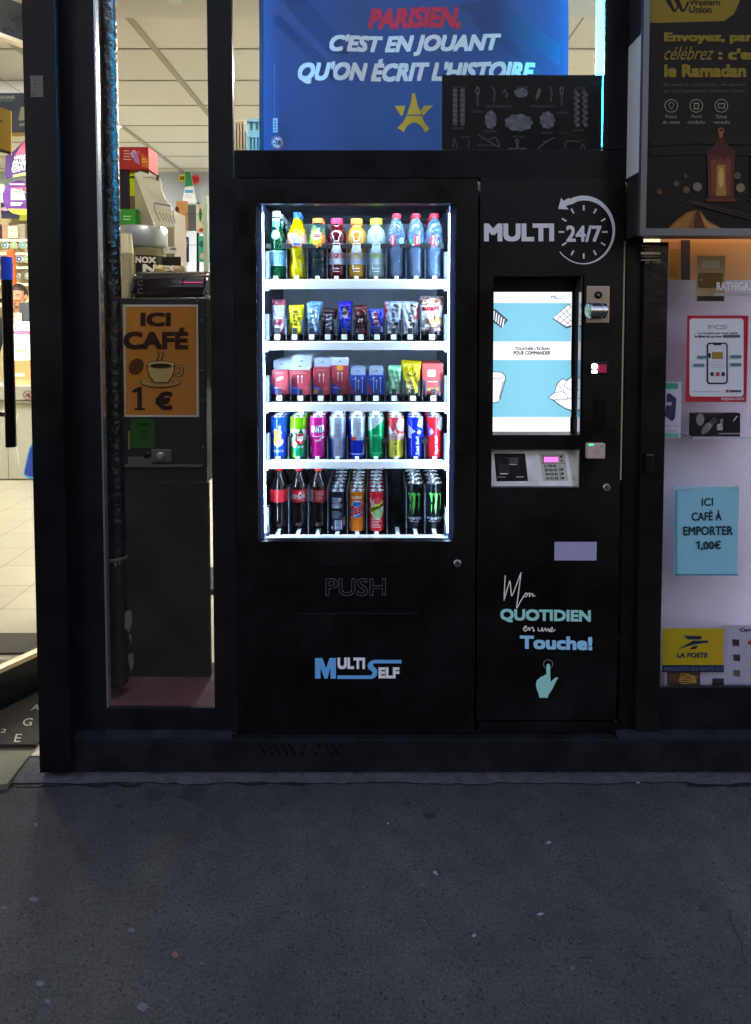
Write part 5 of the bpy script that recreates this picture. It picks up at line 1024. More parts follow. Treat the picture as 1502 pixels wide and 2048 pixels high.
# cream wedge price holder leaning above the dispenser
t = thing('leaflet_holder', 'cream folded card stand with a clear leaflet pocket above the dispenser', 'leaflet stand', at(300, 452, YD+.02))
def card(pts, Yv, back=.006):
    b = B(); v = [b.verts.new(at(x, y, yy)) for (x, y), yy in zip(pts, Yv)]; b.faces.new(v)
    q = bmesh.ops.extrude_face_region(b, geom=list(b.faces)); bmesh.ops.translate(b, vec=(0, back, 0), verts=[w_ for w_ in q['geom'] if isinstance(w_, bmesh.types.BMVert)]); return b
obj('front_card', card([(269, 347), (281, 342), (319, 356), (323, 367), (322, 375), (331, 400), (340, 407), (350, 445), (352, 455), (310, 452)], [1.0]*10), pm('#dfdcc6', .6), t)
obj('side_card', card([(269, 347), (271, 352), (309, 451), (271, 450)], [1.001, 1.001, 1.004, 1.12]), pm('#efe2c0', .6), t)
a = Art()
for k in range(5): a.stroke([(292+7*k, 376+3*k), (303+7*k, 396+3*k)], 1.2, '#b9b8a8', False)
for k in range(5): a.stroke([(318+7*k, 424+1.5*k), (328+6*k, 442+1.5*k)], 1.4, '#8a8a84', False)
a.lines(287, 353, 312, 357, 1, '#b09a90', .4); a.stroke([(309, 406), (342, 412)], 2.6, '#7a7a72', False); a.stroke([(309, 407), (310, 420), (320, 442)], 1.4, '#55554e'); a.poly([(326, 411), (334, 413), (333, 419), (327, 417)], '#eceade'); a.rect(312, 350, 319, 361, '#5a5852')
art_obj('leaflet_print', a, .999, parent=t)
# boxes at the pipe side
def carton(lab, x0, y0, x1, y1, Y, col, art=None, nm='carton_box', cat='box', dep=.15, mk=paper):
    bm = B(); bpx(bm, x0, y0, x1, y1, Y, Y+dep); ms = [mk(col)]
    if art: art.emit_into(bm, flat(Y), ms, mk)
    return tag(obj(nm, bm, ms), lab, cat)
a = Art(); a.lines(247, 299, 263, 322, 4, '#e6b8b0', .35); a.ell(268, 308, 6, 8, '#d8b0d8'); a.poly([(266, 304), (276, 308), (280, 330), (268, 322)], '#b483c0'); a.poly([(282, 306), (298, 318), (298, 336), (284, 334)], '#d8702c'); a.ell(277, 305, 4, 5, '#e05a68'); a.lines(284, 316, 296, 326, 2, '#f0c060', .5)
carton('red and orange printed carton on the highest shelf beside the pipe', 235, 294, 297, 338, 1.25, '#b8342c', a)
carton('dark strip box under the red carton by the pipe', 235, 338, 257, 418, 1.26, '#2a2234')
a = Art(); a.rect(258, 345, 272, 392, '#b8d416'); a.ell(266, 340, 6, 6, '#d04a44'); a.rect(260, 352, 270, 357, '#2e3a14')
carton('lime green carton standing behind the cream card stand', 257, 337, 298, 420, 1.28, '#6f5a48', a)
a = Art(); a.lines(246, 430, 266, 442, 2, '#b6e8a0', .4); carton('green low box beside the cream card stand', 240, 418, 271, 452, 1.02, '#3f9a3a', a, dep=.1)
bm = B(); z_ = pz(421, 1.24); box(bm, (px_(225, 1.24), 1.24, .0), (px_(352, 1.24), 1.46, z_)); tag(obj('stock_cabinet', bm, pm('#857a68', .6)), 'beige tall cabinet holding the printed cartons behind the pipe', 'cabinet')
# greeting card rack
YR = 1.6; t = thing('card_rack', 'black wire card rack near the back wall', 'card rack', at(385, 600, YR))
bm = B()
for (x0, y0, x1, y1) in ((372, 428, 408, 466), (374, 490, 410, 530), (352, 440, 372, 470), (350, 490, 360, 530)):
    p = [at(x0, y1, YR), at(x0, y0, YR), at(x1, y0, YR), at(x1, y1, YR)]; tube(bm, p, .002, 6)
tube(bm, [at(396, 640, YR+.08), at(396, 405, YR+.08)], .008, 8); z_ = at(396, 640, YR).z; box(bm, (px_(396, YR)-.2, YR-.1, 0), (px_(396, YR)+.2, YR+.25, .04)); tube(bm, [Vector((px_(396, YR), YR+.08, .04)), at(396, 640, YR+.08)], .012, 8)
obj('wire_frame', bm, pm('#1a1a1a', .4, .5), t)
for i, (x0, y0, x1, y1, col, lab, pr) in enumerate(((352, 402, 376, 462, '#e0b078', 'amber greeting card with a brown figure in the wire rack', [('e', 355, 440, 6, 20, '#8a4a1c'), ('e', 354, 418, 4, 5, '#5a3216')]), (376, 410, 392, 462, '#6d7684', 'grey greeting card beside the amber one in the wire rack', []), (393, 408, 420, 466, '#ece8d0', 'pale greeting card with green and red drawings in the wire rack', [('e', 401, 430, 3, 14, '#3fa05a'), ('e', 410, 446, 5, 8, '#3a9aa0'), ('e', 403, 460, 5, 4, '#d8563a'), ('e', 413, 422, 3, 8, '#3a5ab0')]), (353, 474, 378, 524, '#4a4488', 'violet greeting card with white plant in the wire rack', [('e', 368, 488, 8, 12, '#a8a4c8'), ('e', 367, 502, 4, 8, '#c8c4dc')]), (397, 472, 420, 524, '#4fc2a4', 'turquoise greeting card with flowers in the wire rack', [('e', 404, 488, 6, 7, '#2a8a7a'), ('e', 414, 496, 5, 6, '#e2684a'), ('e', 405, 512, 5, 6, '#efc8c0')]))):
    a = Art()
    for q in pr: a.ell(*q[1:])
    sheet('greeting_card', a, x0, y0, x1, y1, YR+.012+.003*i, col, lab, 'greeting card', group='cards in the wire rack')
for x0, x1, lab in ((314, 338, 'cream labelled jar standing on the coffee machine'), (352, 376, 'brown and cream labelled jar farther along the coffee machine')):
    t = thing('snack_jar', lab, 'jar', at((x0+x1)/2, 543, .6)); c = at((x0+x1)/2, 543, .62); r_ = (at(x1, 540, .62).x-at(x0, 540, .62).x)/2; z_ = pz(543, .42)
    bm = B(); lathe(bm, [(r_*.9, 0), (r_, .004), (r_, .028), (r_*.9, .032)], 24, c=(c.x, .58, z_)); obj('jar_body', bm, pm('#dcc794', .5), t, 40)
    bm = B(); q = Art(); q.lines(x0+4, 533, x1-4, 541, 3, '#8a6a34', .4); cj = c.x
    ms = q.emit_into(bm, lambda u, v, o: (lambda p_: Vector((p_.x, .58-math.sqrt(max(0, r_*r_-(p_.x-cj)**2))-.0006-o, z_+(543-v)*.0019)))(at(u, v, .62)), [], paper, cut=(3, 0)); obj('jar_label', bm, ms, t)
# far wall tags
YW = 5.40
a = Art(); a.text('35€', 359, 352, 370, 362, '#3a3008', .05, skew=2)
bm = B(); pts = []
def star(cx, cy_, r0, r1, n): return [(cx+(r0 if k % 2 else r1)*math.cos(k*math.pi/n+.2), cy_+(r0 if k % 2 else r1)*math.sin(k*math.pi/n+.2)) for k in range(2*n)]
def starobj(lab, cx, cy_, r0, r1, n, col, tx, tc):
    b = card(star(cx, cy_, r0, r1, n), [YW]*(2*n), .004); a = Art(); a.text(tx, cx-r0*.75, cy_-4, cx+r0*.75, cy_+4, tc, .05); ms = a.emit_into(b, flat(YW-.001), [paper(col)], paper); tag(obj('price_star', b, ms), lab, 'price tag')
starobj('yellow star price tag on the back wall', 364, 356, 6.5, 9, 9, '#ead63c', '35€', '#3a3008'); starobj('red star price tag on the back wall', 390, 359, 8, 12, 10, '#e0483c', 'PROMO', '#b02a24')
b = card([(371, 344), (381, 344), (393, 406), (364, 406), (370, 374)], [YW-.03]*5, .02); a = Art(); a.poly([(371, 344), (381, 344), (386, 372), (370, 374)], '#2f8a5c'); a.rect(370, 380, 386, 386, '#5aa0d0'); a.lines(370, 389, 386, 398, 2, '#b4b8bc', .3); ms = a.emit_into(b, flat(YW-.031), [paper('#dfe3e6')], paper); tag(obj('wall_leaflet', b, ms), 'white and green tapering leaflet between two star tags', 'leaflet')
bm = B(); bpx(bm, 409, 390, 417, 960, .75, .78); tag(obj('upright_board', bm, pm('#c8d8c0', .5)), 'pale upright panel edge beside the coffee cabinet', 'panel')
a = Art(); a.ell(417, 582, 4, 5, '#3f9a58'); sheet('lilac_card', a, 409, 548, 420, 588, .72, '#a394cc', 'lilac card with a green dot stuck to the pale panel edge', 'card')
# ------------------------------------------------------------------ behind the open door: counter, shelves, person
YK = 4.25
ct = thing('shop_counter', 'pale grey shop counter seen through the open door', 'counter', at(40, 965, YK))
bm = B(); bpx(bm, -160, 806, 205, 958, YK, YK+.6, 0, .004); obj('front_panel', bm, pm('#b9b8a8', .35, var=.05), ct)
bm = B(); bpx(bm, -160, 772, 205, 800, YK-.03, YK+.62, 0, .004); bpx(bm, -160, 801, 205, 806, YK-.02, YK+.6); obj('worktop', bm, pm('#a9a89a', .4), ct)
bm = B(); bpx(bm, 15, 806, 16, 957, YK-.002, YK); bpx(bm, -160, 958, 205, 964, YK+.04, YK+.6); obj('seam', bm, pm('#6d6c60', .6), ct)
a = Art(); a.poly([(64, 886), (58, 896), (48, 940), (47, 950), (56, 956), (90, 960), (90, 886)], '#4aa0d8'); a.poly([(64, 893), (60, 898), (50, 940), (49, 948), (58, 953), (90, 957), (90, 893)], '#33479e'); a.stroke([(36, 826), (32, 850), (33, 890), (38, 930)], 1.6, '#e8e8dc'); a.stroke([(30, 826), (27, 850), (28, 900), (32, 930)], .9, '#dcdccf'); art_obj('print_and_glints', a, YK-.001, parent=ct)  # blue print, plus white curved reflections painted on the panel
a = Art(); a.ring(55, 790, 7.6, 9.2, '#7a3434'); a.text('-18', 49, 786, 60, 795, '#5a2a2a', .05); a.stroke([(49, 784), (61, 797)], 1.2, '#7a3434', False); art_obj('age_sign', a, YK-.0305, parent=ct)
# lit display on the counter
t = thing('lit_display', 'glowing white countertop display with an orange lower print', 'display', at(45, 771, YK+.1))
bm = B(); b = card([(18, 664), (24, 650), (30, 648), (42, 647), (44, 643), (84, 643), (84, 771), (20, 771)], [YK+.06]*8, .1); obj('light_box', b, pm((1., .94, .78), .4, emit=2.6), t)
a = Art(); a.rect(21, 722, 84, 771, '#f0b078'); a.poly([(20, 722), (84, 718), (84, 762), (20, 758)], '#ea9a62'); a.rect(27, 746, 49, 753, '#f6dcc0'); a.poly([(28, 662), (46, 660), (84, 664), (84, 668), (46, 670), (28, 668)], '#c87aa0'); a.lines(34, 682, 56, 700, 3, '#d8c8b0', .2); a.ell(40, 702, 10, 4, '#e8b48c')
art_obj('print', a, YK+.0595, lambda c: pm(c, .5, emit=.55), t)
t = thing('card_terminal', 'small white card terminal beside the lit display', 'card terminal', at(28, 660, YK+.2)); bm = B(); bpx(bm, 16, 626, 38, 668, YK+.2, YK+.26, 0, .006); bpx(bm, 20, 668, 34, 772, YK+.22, YK+.26); obj('body', bm, pm('#e2d6b8', .5), t)
a = Art(); a.rect(18, 629, 36, 635, '#b8a888'); a.lines(19, 638, 35, 646, 2, '#c8b898', .3); art_obj('face', a, YK+.199, parent=t)
t = thing('till_screen', 'dark till screen tilted in front of the shop assistant', 'till', at(52, 660, YK+.3)); b = card([(38, 606), (64, 604), (64, 650), (40, 652)], [YK+.32, YK+.32, YK+.25, YK+.25], .02); obj('screen', b, pm('#3e4448', .25), t)
bm = B(); bpx(bm, 46, 648, 58, 772, YK+.33, YK+.36); obj('stand', bm, pm('#2c2e30', .4), t)
# person: one continuous remeshed body
def capsule(bm, p, q, r0, r1, n=12):
    p, q = Vector(p), Vector(q); t = bmesh.new(); L = (q-p).length; prof = []
    for k in range(5): a = math.pi/2*k/4; prof.append((max(.0005, r0*math.sin(a)), -r0*math.cos(a)))
    for k in range(5): a = math.pi/2*k/4; prof.append((max(.0005, r1*math.cos(a)), L+r1*math.sin(a)))
    lathe(t, prof, n); M = Vector((0, 0, 1)).rotation_difference((q-p).normalized()).to_matrix().to_4x4(); merge(bm, t, Matrix.Translation(p) @ M)
def ellip(bm, c, r, rot=None):
    t = bmesh.new(); bmesh.ops.create_uvsphere(t, u_segments=18, v_segments=12, radius=1); t.transform(Matrix.Diagonal((*r, 1)))
    if rot: t.transform(rot)
    merge(bm, t, Matrix.Translation(c))
def remesh(bm, vox, sm=3):
    me = bpy.data.meshes.new('tmp'); bm.to_mesh(me); bm.free(); o = bpy.data.objects.new('tmp', me); C.objects.link(o)
    m = o.modifiers.new('r', 'REMESH'); m.mode = 'VOXEL'; m.voxel_size = vox; s = o.modifiers.new('s', 'SMOOTH'); s.iterations = sm; s.factor = .5
    dg = bpy.context.evaluated_depsgraph_get(); dg.update(); e = o.evaluated_get(dg); b = bmesh.new(); b.from_mesh(e.to_mesh()); e.to_mesh_clear(); bpy.data.objects.remove(o); return b
YH = 5.0; hc = at(35, 593, YH); hs_ = .112
pe = thing('person', 'shop assistant with dark pulled back hair standing behind the counter', 'person', (hc.x, YH+.04, 0))
bm = B(); z = hc.z
ellip(bm, (hc.x, YH+.02, z+.02), (.076, .092, .108)); ellip(bm, (hc.x, YH-.012, z-.05), (.056, .062, .062)); ellip(bm, (hc.x+.012, YH-.045, z-.088), (.026, .03, .022))
capsule(bm, (hc.x+.006, YH-.072, z+.004), (hc.x+.008, YH-.086, z-.034), .009, .014); ellip(bm, (hc.x+.008, YH-.066, z-.066), (.024, .016, .008))
for s in (-1, 1): ellip(bm, (hc.x+s*.079, YH+.02, z-.008), (.011, .022, .032)); ellip(bm, (hc.x+s*.036+.004, YH-.058, z-.03), (.022, .022, .02))
capsule(bm, (hc.x, YH+.035, z-.06), (hc.x, YH+.05, z-.19), .05, .058)
capsule(bm, (hc.x-.14, YH+.06, z-.25), (hc.x+.14, YH+.06, z-.25), .062, .062); capsule(bm, (hc.x, YH+.06, z-.28), (hc.x, YH+.05, z-.62), .125, .105); capsule(bm, (hc.x, YH+.05, z-.62), (hc.x, YH+.05, z-.82), .11, .135)
for s in (-1, 1):
    capsule(bm, (hc.x+s*.08, YH+.05, z-.84), (hc.x+s*.085, YH+.04, z-1.24), .085, .058); capsule(bm, (hc.x+s*.085, YH+.04, z-1.24), (hc.x+s*.09, YH+.07, .09), .056, .036); capsule(bm, (hc.x+s*.09, YH+.07, .05), (hc.x+s*.1, YH-.10, .04), .036, .03)
    el = Vector((hc.x+s*.25, YH+.03, z-.55)); wr = Vector((hc.x+s*.16, YH-.2, z-.60)); capsule(bm, (hc.x+s*.19, YH+.06, z-.27), el, .046, .037); capsule(bm, el, wr, .036, .025)
    pal = wr+Vector((-s*.02, -.05, -.005)); ellip(bm, pal, (.036, .045, .014))
    for k in range(4): b0 = pal+Vector((-s*(-.026+.017*k), -.036, 0)); ln = (.03, .036, .038, .03)[3-k]; b1_ = b0+Vector((0, -ln, -.004)); capsule(bm, b0, b1_, .0078, .0072, 8); capsule(bm, b1_, b1_+Vector((0, -ln*.6, -.016)), .0072, .0062, 8)
    capsule(bm, pal+Vector((-s*.03, -.0, .002)), pal+Vector((-s*.055, -.03, .0)), .009, .008, 8)
SKIN = pm('#c98d66', .5)
obj('body', remesh(bm, .0062, 4), SKIN, pe, 80)
bm = B()
capsule(bm, (hc.x-.14, YH+.06, z-.25), (hc.x+.14, YH+.06, z-.25), .07, .07); capsule(bm, (hc.x, YH+.06, z-.28), (hc.x, YH+.05, z-.62), .134, .115); capsule(bm, (hc.x, YH+.05, z-.62), (hc.x, YH+.05, z-.80), .12, .145)
for s in (-1, 1): capsule(bm, (hc.x+s*.19, YH+.06, z-.27), (hc.x+s*.25, YH+.03, z-.55), .054, .045); capsule(bm, (hc.x+s*.25, YH+.03, z-.55), (hc.x+s*.175, YH-.16, z-.592), .045, .034)
obj('sweater', remesh(bm, .01, 4), pm('#23242c', .8), pe, 80)
bm = B()
for s in (-1, 1): capsule(bm, (hc.x+s*.08, YH+.05, z-.82), (hc.x+s*.085, YH+.04, z-1.24), .094, .068); capsule(bm, (hc.x+s*.085, YH+.04, z-1.24), (hc.x+s*.09, YH+.07, .13), .066, .05)
obj('trousers', remesh(bm, .012, 3), pm('#1b1e2a', .8), pe, 80)
bm = B(); ellip(bm, (hc.x, YH+.03, z+.032), (.083, .1, .105)); ellip(bm, (hc.x, YH+.13, z+.06), (.04, .04, .04)); b = remesh(bm, .006, 2)
for v in list(b.verts):
    if v.co.y < YH-.015 and v.co.z < z+.058: b.verts.remove(v)
obj('hair', b, pm('#2a1a14', .5), pe, 80)
for s in (-1, 1):
    e = Vector((hc.x+s*.033+.006, YH-.064, z+.0)); bm = B(); ellip(bm, e, (.0135, .008, .0075)); ey = obj('eye', bm, pm('#ece4da', .3), pe, 80)
    bm = B(); ellip(bm, e+Vector((.002, -.0055, 0)), (.006, .004, .006)); obj('iris', bm, pm('#2a1a12', .2), ey, 80)
    bm = B(); tube(bm, [e+Vector((-s*.016, -.008, .017)), e+Vector((0, -.012, .022)), e+Vector((s*.018, -.002, .017))], .0035, 6); obj('eyebrow', bm, pm('#2a1a14', .6), pe)
bm = B(); tube(bm, [(hc.x-.014, YH-.082, z-.066), (hc.x+.008, YH-.084, z-.066), (hc.x+.03, YH-.08, z-.066)], [.003, .005, .003], 6); obj('mouth', bm, pm('#a85a50', .5), pe)
# goods wall behind the counter
YG = 5.34
t = thing('goods_shelf', 'cream wall shelving full of round tins behind the counter', 'shelving', at(30, 640, YG))
bm = B(); bpx(bm, -170, 395, 170, 760, YG+.1, YG+.14); obj('back_panel', bm, pm('#d8c898', .6), t)
for y in (478, 505, 533, 566, 610): bm = B(); bpx(bm, -170, y, 170, y+5, YG-.06, YG+.1); obj('shelf_board', bm, pm('#eee4c4', .5), t)
k = 0
for y, cols in ((490, (('#5a9a9c', -20), ('#4a8a9a', 10), ('#8ab06a', 27), ('#5aa0a8', 45), ('#6a90a8', 80))), (518, (('#c0c8c8', -6), ('#4a4a8a', 38), ('#7ab06a', 53), ('#6a6aa8', 90))), (552, (('#8a8a70', 34), ('#9a9078', 56), ('#a0a090', 84)))):
    for col, x in cols:
        c = at(x, y, YG-.05); t = thing('round_tin', ('teal round tin', 'blue green round tin', 'leaf green round tin', 'pale teal round tin', 'slate round tin', 'silver round tin', 'violet ringed round tin', 'green round tin', 'mauve round tin', 'olive round tin', 'beige round tin', 'grey round tin')[k]+(' on the upper goods shelf', ' on the middle goods shelf', ' on the lower goods shelf')[0 if y == 490 else 1 if y == 518 else 2], 'tin', c, 'round tins on the goods shelves')
        bm = B(); disc(bm, c, .036, .06, n=24, bev=.002); obj('tin_body', bm, pm('#dfe4dc', .4), t, 40)
        bm = B(); disc(bm, (c.x, c.y-.0012, c.z), .030, .001, n=24); disc(bm, (c.x, c.y-.0022, c.z), .012, .001, n=18, mi=1); obj('tin_label', bm, [pm(col, .4), pm('#c8dcc8', .4)], t); k += 1
b = card([(13, 502), (26, 498), (31, 572), (12, 573), (12, 562), (21, 560), (20, 536), (14, 535)], [YG-.1]*8, .03); tag(obj('orange_sign', b, pm('#e8601c', .5)), 'orange bent sign hanging in front of the goods shelf', 'sign')
a = Art(); a.ell(25, 462, 1, 1, '#aaa088'); a.lines(20, 458, 32, 470, 3, '#c8bc98', .3); carton('white packet hanging above the round tins', 16, 452, 35, 476, YG-.07, '#eadfc0', a, 'white_packet', 'packet', .02)
a = Art(); a.ell(10, 418, 8, 4, '#c8a8b0'); carton('dark blue packet behind the purple disc sign', 2, 405, 37, 436, YG-.08, '#24284e', a, 'blue_packet', 'packet', .05)
carton('olive green packet beside the purple disc sign', 38, 422, 58, 441, YG-.06, '#a0a428', None, 'green_packet', 'packet', .05)
for i, (x0, x1, y0, col, lab) in enumerate(((4, 18, 446, '#b89880', 'tan packet above the tins by the white packet'), (36, 50, 448, '#a8a088', 'grey tan packet to the far side of the white packet'), (2, 13, 540, '#d8c8a0', 'cream packet on the lowest goods shelf'), (42, 60, 540, '#6a6048', 'brown packet on the lowest goods shelf'), (-30, 0, 448, '#9a7060', 'brown packet high on the goods shelf behind the door'), (62, 100, 446, '#c0a050', 'ochre packet high on the goods shelf behind the corner post'))): carton(lab, x0, y0, x1, 478 if y0 < 500 else 566, YG-.04, col, None, 'goods_packet', 'packet', .06)
# hanging signs
a = Art(); a.text('CLARIONS', -26, 191, 30, 198, '#dfe2e6', .05); a.text('POINT DE VENTE', -20, 199, 26, 203, '#b8bec8', .02); a.poly([(42, 214), (70, 214), (70, 241), (37, 241)], '#dfe2d8'); a.text('GAGNEZ', 39, 246, 62, 252, '#e0e2e6', .06)
sheet('header_sign', a, -80, 186, 110, 264, 2.55, '#56618a', 'slate blue header sign with white capitals above the counter', 'sign', thick=.03)
bm = B(); bpx(bm, -80, 265, 110, 272, 2.54, 2.59); tag(obj('sign_rail', bm, pm('#d8c088', .5)), 'pale wooden rail under the slate blue header sign', 'rail')
a = Art(); a.poly([(-30, 290), (22, 303), (22, 309), (-30, 297)], '#3a3040'); a.poly([(-14, 232), (2, 240), (7, 244), (-14, 244)], '#5a4420'); a.lines(-6, 266, 5, 276, 2, '#a88420', .4); b = card([(-30, 207), (3, 215), (22, 222), (22, 309), (-30, 297)], [2.2, 2.21, 2.22, 2.22, 2.2], .01); ms = a.emit_into(b, flat(2.195), [paper('#cfa62c')], paper); tag(obj('hanging_sign', b, ms), 'yellow and green hanging sign board near the door', 'sign')
b = card([(30, 300), (47, 282), (54, 282), (54, 346), (26, 353), (11, 357), (11, 312)], [3.9]*7, .01); a = Art(); a.poly([(30, 311), (47, 283), (54, 283), (54, 312)], '#d86a8c'); a.text('LEQUEL', 29, 310, 58, 317, '#f4ecf6', .06, skew=-5); a.text('ALLEZ', 25, 318, 56, 327, '#f4ecf6', .06, skew=-6); a.text('GRATTER', 24, 326, 72, 341, '#ffffff', .07, skew=-10); a.poly([(26, 350), (54, 344), (54, 350), (26, 355)], '#d8c070'); ms = a.emit_into(b, flat(3.899), [paper('#452868')], paper); tag(obj('scratch_sign', b, ms), 'purple and pink arrow shaped sign with white capitals', 'sign')
b = B(); a = Art(); a.ell(38, 395, 33, 34, '#532a74', n=40); ms = a.emit_into(b, flat(3.95), [], paper); q = Art()
q.poly([(15, 418), (62, 418), (60, 424), (52, 428), (38, 429), (25, 426)], '#e8c83a'); q.lines(22, 375, 52, 400, 4, '#f0d4c8', .75); q.lines(22, 404, 48, 412, 2, '#f4e8f4', .6); q.rect(20, 367, 50, 370, '#c8a0d8'); q.text('ETANGEZ', 23, 375, 53, 380, '#c84a5a', .05); q.text('TOUS LE', 23, 382, 53, 387, '#5a9a7a', .05); q.emit_into(b, flat(3.945), ms, paper); disc(b, at(38, 395, 3.951), .128, .004, n=36, mi=0); tag(obj('disc_sign', b, ms), 'round purple sign with a yellow foot and lines of text', 'sign')
a = Art(); a.text('O', 0, 380, 6, 392, '#4a4a5a', .02); carton('white and yellow price board beside the purple disc', -30, 369, 8, 404, 4.6, '#e8dfb8', a, 'price_board', 'sign', .02)
t = thing('spotlight', 'small white ceiling spotlight on an arm inside the door', 'spotlight', at(14, 130, 3.6)); bm = B(); bpx(bm, -40, 126, 12, 131, 3.6, 3.64); obj('arm', bm, pm('#e8e4d4', .5), t); bm = B(); bpx(bm, 10, 126, 24, 136, 3.58, 3.66, 0, .006); obj('lamp_head', bm, pm('#cfcbb8', .5), t)
c = at(345, 25, .9); bm = B(); disc(bm, (c.x, .95, RZ-.155), .03, .014, 'Z', 20); tag(obj('smoke_detector', bm, pm('#dfe2e4', .4)), 'small round detector under the lowered ceiling by the window', 'detector')
# ------------------------------------------------------------------ light box with poster
YL = -.14
lb = thing('poster_light_box', 'grey framed poster case projecting above the side window', 'poster case', at(1400, 480, YL))
bm = B(); xb0, xb1 = at(1283, 300, YL).x, at(1283, 300, YL).x+.62; zb0, zb1 = at(1300, 471, YL).z, 3.3
box(bm, (xb0+.004, YL+.02, zb0+.004), (xb1-.004, -.006, zb1-.004)); obj('case', bm, pm('#1b1c20', .4), lb)
bm = B(); fw = .018; box(bm, (xb0, YL, zb0), (xb0+fw, YL+.02, zb1)); box(bm, (xb1-fw, YL, zb0), (xb1, YL+.02, zb1)); box(bm, (xb0+fw, YL, zb0), (xb1-fw, YL+.02, zb0+.022)); box(bm, (xb0+fw, YL, zb1-.02), (xb1-fw, YL+.02, zb1)); obj('frame', bm, pm('#5d5f64', .35, .7), lb)
bm = B(); z0_, z1_ = at(1272, 350, -.07).z, at(1272, 80, -.07).z; box(bm, (xb0+.001, YL+.022, z0_), (xb0+.0035, -.008, z1_)); obj('side_panel', bm, pm('#b4b6b4', .5), lb)
a = Art(); YT = '#7d6b1c'; YP2 = YL+.012
a.poly([(1300, -40), (1490, -40), (1478, 6), (1468, 28), (1448, 42), (1300, 46)], '#7d6a18')
for k in range(2): a.poly([(1330+17*k, 0), (1341+17*k, -2), (1350+17*k, 20), (1358+17*k, 2), (1362+17*k, 4), (1352+17*k, 24), (1346+17*k, 24)], '#15120c')
a.text('Western', 1379, -2, 1440, 11, '#2a2410', .03); a.text('Union', 1378, 12, 1423, 26, '#2a2410', .03)
a.text('Envoyez, par', 1328, 65, 1506, 88, YT, .06); a.text('célébrez', 1328, 93, 1428, 120, YT, -.005, shear=.45); a.text(": c'est", 1436, 97, 1530, 120, YT, .06); a.text('le Ramadan', 1328, 129, 1492, 155, YT, .06)
a.text('Envoyez à votre façon, en agence,', 1327, 166, 1492, 174, '#5c5540', .0); a.text('ou via l’application Western Union'.replace('’', "'"), 1327, 178, 1490, 187, '#5c5540', .0)
for x, l1, l2 in ((1342, 'Point', 'de vente'), (1392, 'App', 'mobile'), (1442, 'Site', 'web')):
    a.ring(x, 212, 12, 13.4, '#8f8873'); a.text(l1, x-11, 230, x+11, 237, '#8a836e', .01); a.text(l2, x-17, 241, x+17, 248, '#8a836e', .01)
a.stroke([(1342, 219), (1337, 210), (1342, 205), (1347, 210), (1342, 219)], 1.2, '#8f8873'); a.poly([(1387, 206), (1397, 206), (1397, 219), (1387, 219)], '#8f8873'); a.poly([(1388.5, 208), (1395.5, 208), (1395.5, 217), (1388.5, 217)], '#1c1a16'); a.poly([(1435, 207), (1449, 207), (1449, 217), (1435, 217)], '#8f8873'); a.poly([(1436.5, 208.5), (1447.5, 208.5), (1447.5, 215.5), (1436.5, 215.5)], '#1c1a16')
for k in range(2, 4): q = random.uniform; a.poly([(1300, 240+20*k), (1380, 228+22*k+q(-8, 8)), (1540, 236+22*k), (1540, 246+22*k), (1390, 240+22*k+q(-8, 8)), (1300, 252+20*k)], ('#17130f', '#16120f', '#1b1510', '#18130f')[k % 4])
for x, y, r, c in ((1394, 374, 9, '#6f6458'), (1352, 368, 6, '#4a423a'), (1372, 380, 7, '#5a4a38'), (1480, 376, 9, '#7a6a52'), (1474, 352, 7, '#58483a'), (1370, 352, 5, '#3c342e'), (1318, 384, 6, '#4c3a28'), (1440, 395, 8, '#4a3a2a')): a.ell(x, y, r, r, c)
def lantern(cx, s):
    X = lambda v: cx+v*s
    a.ell(cx, 270, 4*s, 8, '#8a4a38'); a.ring(cx, 262, 4*s, 6*s, '#9a5a3c'); a.poly([(X(-4), 276), (X(4), 276), (X(14), 292), (X(27), 300), (X(29), 312), (X(-29), 312), (X(-27), 300), (X(-14), 292)], '#442018'); a.poly([(X(-27), 312), (X(27), 312), (X(26), 398), (X(-26), 398)], '#4e281c')
    for k in (-20, -6, 8): a.poly([(X(k), 322), (X(k+6), 316), (X(k+12), 322), (X(k+11), 390), (X(k+1), 390)], '#6a3a24'); 
    a.poly([(X(-8), 330), (X(8), 330), (X(10), 392), (X(-10), 392)], '#9c6c3a'); a.ell(cx, 356, 5*s, 20, '#c09850'); a.poly([(X(-31), 398), (X(31), 398), (X(28), 404), (X(-28), 404)], '#5a2c22')
lantern(1441, 1); lantern(1528, 1)
a.poly([(1300, 464), (1330, 462), (1352, 440), (1374, 424), (1392, 420), (1402, 424), (1412, 440), (1440, 456), (1475, 464)], '#7a4c22'); a.poly([(1392, 420), (1386, 442), (1388, 463), (1410, 463), (1404, 444), (1398, 424)], '#4a2c18'); a.poly([(1330, 463), (1356, 442), (1376, 428), (1388, 424), (1378, 446), (1372, 463)], '#8e6232'); a.poly([(1400, 428), (1416, 446), (1440, 458), (1418, 462), (1408, 450)], '#a27a44')
for k in range(4): a.poly([(1310+6*k, 440+5*k), (1380+4*k, 400+5*k), (1500, 430+6*k), (1500, 434+6*k), (1380+4*k, 404+5*k)], '#31241a') if k < 2 else None
a.rect(1440, 466, 1500, 471, '#0c0c0c'); a.text('affichage ICI 01 42 00', 1443, 467, 1498, 470.5, '#9a9788', .02)
bm = B(); box(bm, (xb0+fw+.0005, YP2, zb0+.0225), (xb1-fw-.0005, YP2+.004, zb1-.0205)); ms = a.emit_into(bm, flat(YP2), [paper('#14110e')], paper)
obj('poster', bm, ms, lb)
